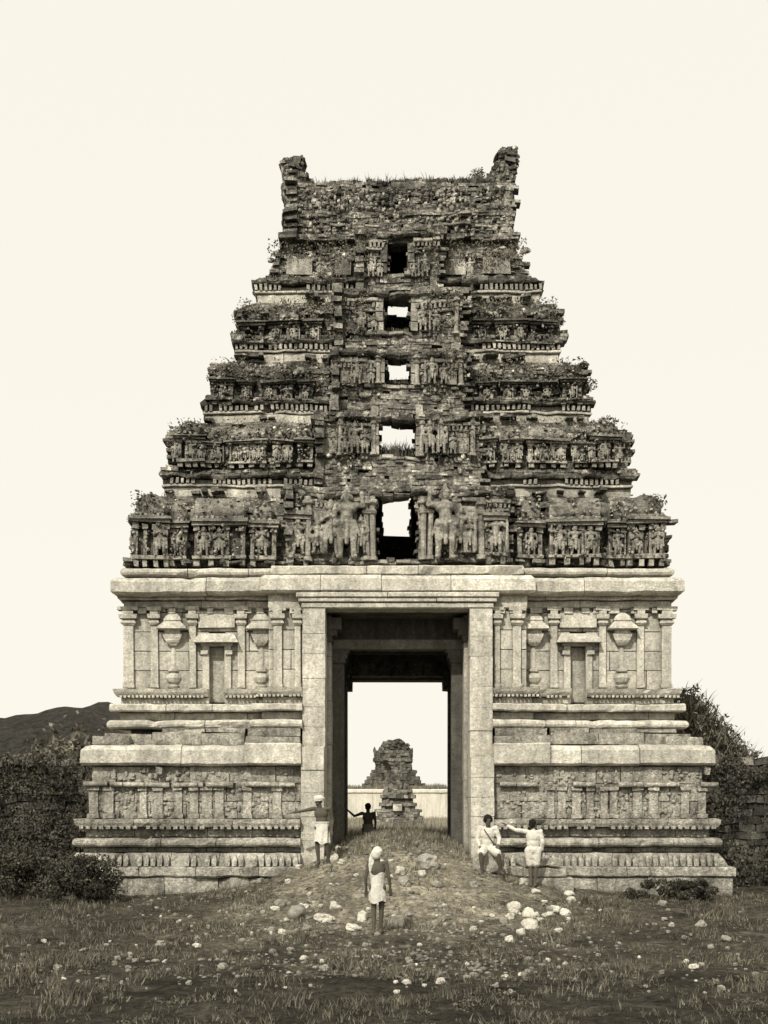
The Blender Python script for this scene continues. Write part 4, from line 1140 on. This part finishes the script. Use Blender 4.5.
spec = [(298, 917, 16, 15, 'round grey boulder lying left of the turbaned figure in the foreground', True),
 (325, 921, 19, 9, 'white jagged stone left of the foreground figure', False), (334, 910, 7, 10, 'upright pointed pale stone behind the white jagged one', False),
 (353, 930, 13, 7, 'flat white stone just left of the foreground figure', False), (362, 921, 9, 12, 'pale upright stone beside the foreground figure\'s left arm', False),
 (397, 925, 13, 12, 'bright triangular stone just right of the foreground figure', False), (334, 862, 11, 11, 'rounded pale stone at the foot of the left door jamb', False),
 (342, 864, 8, 6, 'small pale stone right of the rounded one by the left jamb', False), (428, 867, 21, 15, 'broad weathered block lying on the mound in the middle of the doorway', True),
 (404, 884, 14, 8, 'flat grey slab on the mound slope behind the foreground figure', True), (514, 913, 15, 14, 'large pale boulder in the scrub below the seated man', False),
 (528, 916, 12, 11, 'pale round stone resting behind the broad one at right', False), (530, 928, 18, 11, 'broad flat-bottomed white stone nearest the front at right', False),
 (555, 912, 11, 8, 'solitary pale stone right of the boulder group', False), (504, 924, 10, 9, 'grey stone left of the broad white stone', True), (545, 917, 6, 5, 'small bright stone between the boulder group and the solitary one', False),
 (474, 887, 10, 8, 'grey stone on the slope below the right door jamb', True), (280, 906, 10, 9, 'grey stone left of the round grey boulder', True)]
for px, py, w, h, lab, dim in spec: stone(px, py, w, h, lab, None, dim)
n_ = 0
while n_ < 250:
    px, py = uni(20, 750), 845+rnd()*150
    if py < 868 and not 330 < px < 475: continue
    if px < 140 and py < 940: continue
    if py < 902 and (px < 200 or px > 580): continue
    if py > 935 and rnd() < .5: continue
    if py < 935 and not 230 < px < 600 and rnd() < .45: continue
    w = uni(2.5, 5.5) if rnd() < .75 else uni(5.5, 10)
    if py < 850: w *= .6
    stone(px, py, w, w*uni(.55, .95), 'small rough stone scattered in the scrub before the gateway', 'small stones scattered before the gateway', rnd() < (.5 if 230 < px < 580 else .85)); n_ += 1
g = MB()
for i in range(5200):                        # pebbles and chips
    x, y = R.gauss(0, 3.6), uni(-11, 4)
    if abs(x) > 11 or (inb(x, y) and abs(x) > 1.7): continue
    z = gh(x, y); s = uni(.012, .05)*(1 if rnd() < .9 else 1.7)
    if rnd() > .25+.75*math.exp(-abs(x/3)**3): continue
    ell(g, (x, y, z+s*.15), (s, s*uni(.6, 1), s*uni(.4, .8)), 5); g.t[-27:] = [uni(.25, .9)]*27
M['chips'] = weathered('stone_chips', 0.33, 0.8, 1.2, 0.2, 0, tone=True)
tag(g.build('gravel', M['chips']), 'stone chips and pebbles strewn over the mound and scrub', 'gravel', kind='stuff')

# ================================================================== PEOPLE
def hand(m, w, d, side, open_=1.0):
    """w wrist, d direction of the hand (unit), palm+5 fingers"""
    w, d = Vector(w), Vector(d).normalized()
    up = Vector((0, -1, 0)) if abs(d.z) > .7 else Vector((0, 0, 1))
    s = d.cross(up).normalized()*side; pn = d.cross(s)
    pc = w+d*.045
    for k in (-.5, 0, .5): capsule(m, tuple(w+s*k*.03+d*.01), tuple(w+d*.08+s*k*.055), .017, .014, 8)
    for i, ln in enumerate((.066, .076, .07, .054)):
        b = w+d*.082+s*(.03-i*.02); mid = b+d*ln*.55; tip = mid+d*ln*.42+pn*ln*.28*(2-open_)
        capsule(m, tuple(b), tuple(mid), .0088, .0082, 6); capsule(m, tuple(mid), tuple(tip), .0082, .007, 6)
    b = w+d*.025+s*.028; capsule(m, tuple(b), tuple(b+d*.035+s*.028), .0115, .010, 6); capsule(m, tuple(b+d*.035+s*.028), tuple(b+d*.062+s*.03), .010, .008, 6)
def person(label, loc, J, rz=0.0, scale=1.0, wear=(), hairm=True, group=None):
    """J: joints in metres (x to the person's screen right when facing -y); built facing -y"""
    V = lambda k: Vector(J[k])
    root = empty('person', loc, label=label, cat='person', group=group); root.rotation_euler = (0, 0, rz); root.scale = (scale,)*3
    m = MB(); c = lambda a, b, ra, rb: capsule(m, tuple(a), tuple(b), ra, rb, 12)
    pel, che, nk, hd = V('pelvis'), V('chest'), V('neck'), V('head')
    for s, k in ((-1, 'l'), (1, 'r')):
        sh, el, wr = V('sh'+k), V('el'+k), V('wr'+k); hp, kn, an = V('hp'+k), V('kn'+k), V('an'+k)
        c(che.lerp(nk, .45), sh, .055, .052); c(sh, el, .05, .037); c(el, wr, .038, .024)
        hand(m, wr, (wr-el), s if el.x*s > 0 else s, 1.0)
        c(pel, hp, .1, .095); c(hp, kn, .088, .056); c(kn, kn.lerp(an, .3), .054, .055); c(kn.lerp(an, .3), an, .055, .033)
        f = Vector(J.get('toe'+k, (an.x+s*.04, an.y-.17, an.z-.06)))
        c(an+Vector((0, .04, -.045)), f, .034, .028); c(an, an+Vector((0, .04, -.04)), .034, .034)
        for t in range(5): capsule(m, tuple(f+Vector((s*(t-2)*-.014, .01, 0))), tuple(f+Vector((s*(t-2)*-.016, -.035+abs(t-1)*.005, -.008))), .010, .008, 6)
    ell(m, tuple(pel), (.155, .11, .1)); c(pel, pel.lerp(che, .5), .115, .105); 
    mid = pel.lerp(che, .5); ell(m, tuple(mid), (.138, .1, .15)); ell(m, tuple(che), (.165, .11, .14)); ell(m, tuple(che.lerp(nk, .45)), (.14, .085, .07))
    c(nk-Vector((0, 0, .06)), hd-Vector((0, 0, .05)), .06, .054)
    yaw = J.get('yaw', 0.0); Rm = Matrix.Rotation(yaw, 3, 'Z')
    def H(x, y, z): return tuple(hd+Rm @ Vector((x, y, z)))
    ell(m, H(0, .012, .03), (.074, .092, .088)); ell(m, H(0, -.022, -.035), (.054, .06, .068)); 
    capsule(m, H(0, -.082, .012), H(0, -.104, -.022), .010, .015, 8)                # nose
    for s in (-1, 1):
        ell(m, H(s*.076, .01, -.008), (.012, .02, .03)); ell(m, H(s*.03, -.072, .014), (.016, .014, .012)); capsule(m, H(s*.012, -.084, .03), H(s*.045, -.075, .031), .010, .008, 6)
    capsule(m, H(-.02, -.078, -.052), H(.02, -.078, -.052), .009, .009, 6); capsule(m, H(-.016, -.076, -.066), H(.016, -.076, -.066), .010, .010, 6); ell(m, H(0, -.07, -.092), (.02, .016, .016))
    body = remesh(m, 'body', .0075, 1); body.materials.append(M['skin'])
    o = bpy.data.objects.new('body', body); col.objects.link(o); o.parent = root
    def piece(mm, name, mat, vox=.011, sm_=2, na=.006):
        me = remesh(mm, name, vox, sm_, na, 14); me.materials.append(M[mat]); q = bpy.data.objects.new(name, me); col.objects.link(q); q.parent = root; return q
    if 'hair' in wear or 'bushy' in wear:
        h = MB(); b = 1.22 if 'bushy' in wear else 1.08
        ell(h, H(0, .03, .05), (.084*b, .094*b, .082*b)); ell(h, H(0, .055, .0), (.08*b, .07, .07)); 
        if 'bushy' in wear: ell(h, H(-.075, .02, .02), (.04, .06, .06)); ell(h, H(.075, .02, .02), (.04, .06, .06))
        piece(h, 'hair', 'hair', .01, 1, .008)
    if 'turban' in wear:
        h = MB()
        for k in range(5):
            rr = []; zc_ = .035+k*.022; ra = (.098, .108, .108, .094, .065)[k]
            ring = [H(math.cos(a)*ra, math.sin(a)*ra*1.12+.01, zc_+.014*math.sin(a+k*1.3)) for a in [2*math.pi*i/12 for i in range(13)]]
            for a, b in zip(ring, ring[1:]): capsule(h, a, b, .023, .023, 6)
        ell(h, H(0, .015, .07), (.09, .1, .075)); piece(h, 'turban', 'cloth', .01, 1, .005)
    if 'veil' in wear:                       # turban cloth whose end hangs down the side of the head and back
        h = MB(); ell(h, H(0, .01, .05), (.112, .12, .10)); ell(h, H(.03, .05, .0), (.11, .1, .11))
        pts = [H(.09, .04, 0), H(.12, .06, -.1), H(.13, .07, -.2), H(.125, .07, -.31)]
        for a, b in zip(pts, pts[1:]):
            for dx in (-.03, 0, .035): capsule(h, (a[0]+dx, a[1], a[2]), (b[0]+dx, b[1], b[2]), .03, .027, 6)
        piece(h, 'head_cloth', 'cloth', .012, 2, .008)
    if 'dhoti' in wear or 'wrap' in wear or 'lowwrap' in wear:
        matn = 'greycloth' if 'lowwrap' in wear else 'cloth'
        h = MB(); L = J.get('cloth_len', .55); n = 40; rr = []
        kl, kr = V('knl'), V('knr')
        for q in range(9):
            u = q/8; cx_ = pel.x*(1-u)+((kl.x+kr.x)/2)*u; cy_ = pel.y*(1-u)+((kl.y+kr.y)/2)*u; z = pel.z+.1-(L+.1)*u
            wx = .155+.01*u+abs(kr.x-kl.x)*.1*u; wy = .125+.02*u
            rr.append([(cx_+wx*(1+(.03+.08*u)*math.sin(8*a+3*u)+.03*math.sin(5*a))*math.cos(a), cy_+wy*(1+(.03+.09*u)*math.sin(8*a+3*u))*math.sin(a), z+(.03*math.sin(a*2+1)+.02*math.sin(5*a) if q == 8 else 0)) for a in [2*math.pi*i/n for i in range(n)]])
        inner = [[(cx2*1, cy2, z2) for (cx2, cy2, z2) in [((p[0]-sum(q_[0] for q_ in ring)/n)*.9+sum(q_[0] for q_ in ring)/n, (p[1]-sum(q_[1] for q_ in ring)/n)*.9+sum(q_[1] for q_ in ring)/n, p[2]) for p in ring]] for ring in rr[::-1]]
        h.loft(rr+inner[0:0], cap=False); h.loft([rr[-1], inner[0]], cap=False)
        for ring in (inner,): h.loft(ring, cap=False)
        for k in range(9):
            a0 = rr[0][int(k*n/9)]; a1 = rr[0][int((k+1)*n/9) % n]; capsule(h, a0, a1, .02, .02, 6)
        me_o = h.build('loincloth' if 'dhoti' in wear else 'waist_cloth', M[matn], root, smooth=True)
    if 'tunic' in wear:
        h = MB(); L = J.get('cloth_len', .3)
        ell(h, tuple(che), (.175, .13, .17)); ell(h, tuple(mid), (.16, .125, .17)); ell(h, tuple(pel), (.165, .135, .16)); ell(h, tuple(che.lerp(nk, .5)), (.13, .09, .07)); capsule(h, tuple(nk-Vector((0, 0, .07))), tuple(nk-Vector((0, 0, .03))), .07, .064)
        for k in ('l', 'r'):
            sh, el, wr = V('sh'+k), V('el'+k), V('wr'+k); capsule(h, tuple(che.lerp(nk, .4)), tuple(sh), .062, .062); capsule(h, tuple(sh), tuple(el), .062, .052); capsule(h, tuple(el), tuple(el.lerp(wr, .8)), .05, .045)
            hp, kn = V('hp'+k), V('kn'+k); d = (kn-hp).normalized(); capsule(h, tuple(hp), tuple(hp+d*L*.55), .12, .115); capsule(h, tuple(hp+d*L*.5), tuple(hp+d*L), .115, .1)
        piece(h, 'tunic', 'cloth', .013, 3, .008)
    if 'strap' in wear:
        h = MB(); a, b = che+Vector((-.1, -.155, .1)), pel+Vector((.14, -.15, .07)); mm_ = a.lerp(b, .5)+Vector((0, -.02, 0))
        capsule(h, tuple(a), tuple(mm_), .014, .014, 6); capsule(h, tuple(mm_), tuple(b), .014, .014, 6); ell(h, tuple(b+Vector((0, 0, -.03))), (.05, .03, .06))
        piece(h, 'shoulder_strap', 'strap', .01, 0, 0)
    if 'backcloth' in wear:                  # white cloth wrapped around trunk from shoulder blades to the thighs
        h = MB(); n = 36; rr = []
        for q in range(12):
            u = q/11; c_ = che.lerp(pel, min(1, u*1.35)) if u < .74 else Vector((pel.x, pel.y, pel.z)); z = che.z-.07-(che.z-.07-(pel.z-.30))*u
            wx = (.172-.03*math.sin(math.pi*min(1, u*1.4))+.008*u); wy = .14+.015*u
            rr.append([(c_.x+wx*(1+(.02+.07*u)*math.sin(9*a+2*math.sin(3*u)))*math.cos(a), c_.y+wy*(1+.06*u*math.sin(8*a+u))*math.sin(a), z+(.03*math.sin(3*a+1) if q in (0, 11) else 0)) for a in [2*math.pi*i/n for i in range(n)]])
        h.loft(rr, cap=False); inn = [[(p[0]*.92+c_.x*.08, p[1]*.92+c_.y*.08, p[2]) for p in r] for r in rr[::-1]]
        h.loft([rr[-1], inn[0]], cap=False); h.loft(inn, cap=False); h.loft([inn[-1], rr[0]], cap=False)
        h.build('body_wrap', M['cloth'], root, smooth=True)
    return root
def base_J(**k):
    J = dict(pelvis=(0, 0, .92), chest=(0, 0, 1.22), neck=(0, .01, 1.40), head=(0, -.01, 1.52),
      shl=(-.18, 0, 1.35), shr=(.18, 0, 1.35), ell=(-.23, .02, 1.07), elr=(.23, .02, 1.07), wrl=(-.24, -.03, .83), wrr=(.24, -.03, .83),
      hpl=(-.09, 0, .88), hpr=(.09, 0, .88), knl=(-.1, -.02, .48), knr=(.1, -.02, .48), anl=(-.11, .02, .09), anr=(.11, .02, .09))
    J.update(k); return J
def gp(px, y): x = X(px, y); return (x, y, gh(x, y))
# man with arm stretched out, left jamb (body turned a little, weight on one leg)
xa, ya_ = X(322, -1.3), -1.3
person('bare-chested man in white turban leaning at the left door jamb with one arm stretched out', (xa, ya_, gh(xa, ya_)-.01),
  base_J(ell=(-.42, -.03, 1.30), wrl=(-.67, -.06, 1.25), elr=(.25, .05, 1.08), wrr=(.23, -.02, .84), chest=(-.02, 0, 1.22), neck=(-.05, 0, 1.4), head=(-.07, -.02, 1.51), yaw=-.9,
         knl=(-.11, -.04, .48), anl=(-.08, 0, .09), knr=(.12, -.1, .49), anr=(.16, .03, .09), cloth_len=.37), rz=.0, scale=.985, wear=('turban', 'dhoti'))
# man in the passage, dark, seen from behind, arm up on the pillar at left
xb, yb_ = X(368, 5.6), 5.6
person('dark bare-backed man standing in the passage with a hand raised against the left pillar', (xb, yb_, min(gh(xb, yb_), 1.06)),
  base_J(elr=(.40, .02, 1.27), wrr=(.60, 0, 1.45), ell=(-.22, .02, 1.08), wrl=(-.2, -.04, .86), cloth_len=.6), rz=math.pi, wear=('hair', 'lowwrap'))
# foreground figure from behind
xc_, yc_ = X(377.5, -6.5), -6.5
person('figure seen from behind in the foreground with white head cloth and white body wrap', (xc_, yc_, gh(xc_, yc_)-.01),
  base_J(ell=(-.25, .03, 1.08), wrl=(-.27, -.03, .86), elr=(.25, .03, 1.08), wrr=(.25, -.03, .84), knl=(-.08, -.04, .48), anl=(-.06, -.08, .09), knr=(.08, 0, .48), anr=(.07, .08, .09), head=(0, -.03, 1.51)), rz=math.pi*.97, wear=('veil', 'backcloth')).scale = (.88, .9, 1)
# seated man in white tunic by the right jamb
xd, yd = X(488, -1.55), -1.55; gd = gh(xd, yd)
person('dark-haired man in white tunic and shoulder strap sitting by the right door jamb', (xd, yd, gd-.02),
  base_J(pelvis=(0, .05, .60), chest=(0, 0, .92), neck=(0, -.02, 1.10), head=(0, -.05, 1.22), shl=(-.18, 0, 1.05), shr=(.18, 0, 1.05), ell=(-.25, -.02, .79), elr=(.26, -.02, .8), wrl=(-.2, -.2, .62), wrr=(.22, -.2, .66),
         hpl=(-.1, .02, .57), hpr=(.1, .02, .57), knl=(-.19, -.36, .47), knr=(.2, -.34, .47), anl=(-.16, -.3, .09), anr=(.27, -.24, .09), cloth_len=.34, yaw=.15), rz=0, wear=('bushy', 'tunic', 'strap'))
s = RKd[2]; o = bpy.data.objects.new('stone', s); col.objects.link(o); o.location = (xd, yd+.1, gd+.2); o.scale = (.3, .26, .33); tag(o, 'squared grey stone the man in the white tunic sits on', 'stone')
# standing man pointing, back turned
xe, ye = X(533, -1.9), -1.9
person('man in long white shirt standing right of the doorway and raising an arm toward it', (xe, ye, gh(xe, ye)-.01),
  base_J(elr=(.42, .02, 1.38), wrr=(.64, -.02, 1.50), ell=(-.23, .03, 1.08), wrl=(-.2, -.04, .86), cloth_len=.30, yaw=-.5, anl=(-.05, .02, .09), anr=(.05, .04, .09), knl=(-.07, -.02, .48), knr=(.06, -.02, .48)), rz=math.pi*.95, scale=.94, wear=('hair', 'tunic'))

# ================================================================== CAMERA, LIGHT, SKY
cam = bpy.data.cameras.new('camera'); co = bpy.data.objects.new('camera', cam); col.objects.link(co)
co.location = (0, -CD, EYE); co.rotation_euler = (math.radians(90), 0, 0)
cam.sensor_fit = 'VERTICAL'; cam.sensor_height = 36; cam.lens = F/1024*36
cam.shift_x = -(CX-384)/1024; cam.shift_y = (HY-512)/1024; cam.clip_end = 3000; cam.clip_start = .1
sc.camera = co
EL, AZ = math.radians(44), math.radians(-24)      # sun in front of the facade, from the left
sd = Vector((math.sin(AZ)*math.cos(EL), -math.cos(AZ)*math.cos(EL), math.sin(EL)))
sun = bpy.data.lights.new('sun', 'SUN'); sun.energy = 3.7; sun.angle = math.radians(.9); sun.color = (1, .955, .86)
so = bpy.data.objects.new('sun', sun); col.objects.link(so); so.rotation_euler = sd.to_track_quat('Z', 'Y').to_euler(); so.location = (0, -20, 30)
w = bpy.data.worlds.new('World'); sc.world = w; w.use_nodes = True; nt = w.node_tree; nt.nodes.clear()
out = nt.nodes.new('ShaderNodeOutputWorld'); bg = nt.nodes.new('ShaderNodeBackground')
sky = nt.nodes.new('ShaderNodeTexSky'); sky.sky_type = 'NISHITA'; sky.sun_disc = False; sky.sun_elevation = EL; sky.sun_rotation = math.pi-AZ
bw = nt.nodes.new('ShaderNodeRGBToBW'); nt.links.new(sky.outputs[0], bw.inputs[0])
v = mth(nt, 'MULTIPLY', bw.outputs[0], 0.012)      # bright hazy, colourless sky of an old print
v = mth(nt, 'MINIMUM', mth(nt, 'ADD', v, 0.93), 0.975)
cbn = nt.nodes.new('ShaderNodeCombineColor')
for i, t in enumerate((1.0, .962, .86)): nt.links.new(mth(nt, 'MULTIPLY', v, t), cbn.inputs[i])
nt.links.new(cbn.outputs[0], bg.inputs[0]); bg.inputs[1].default_value = 1.0
nt.links.new(bg.outputs[0], out.inputs[0])
sc.view_settings.view_transform = 'Standard'; sc.view_settings.look = 'None'; sc.view_settings.exposure = 0
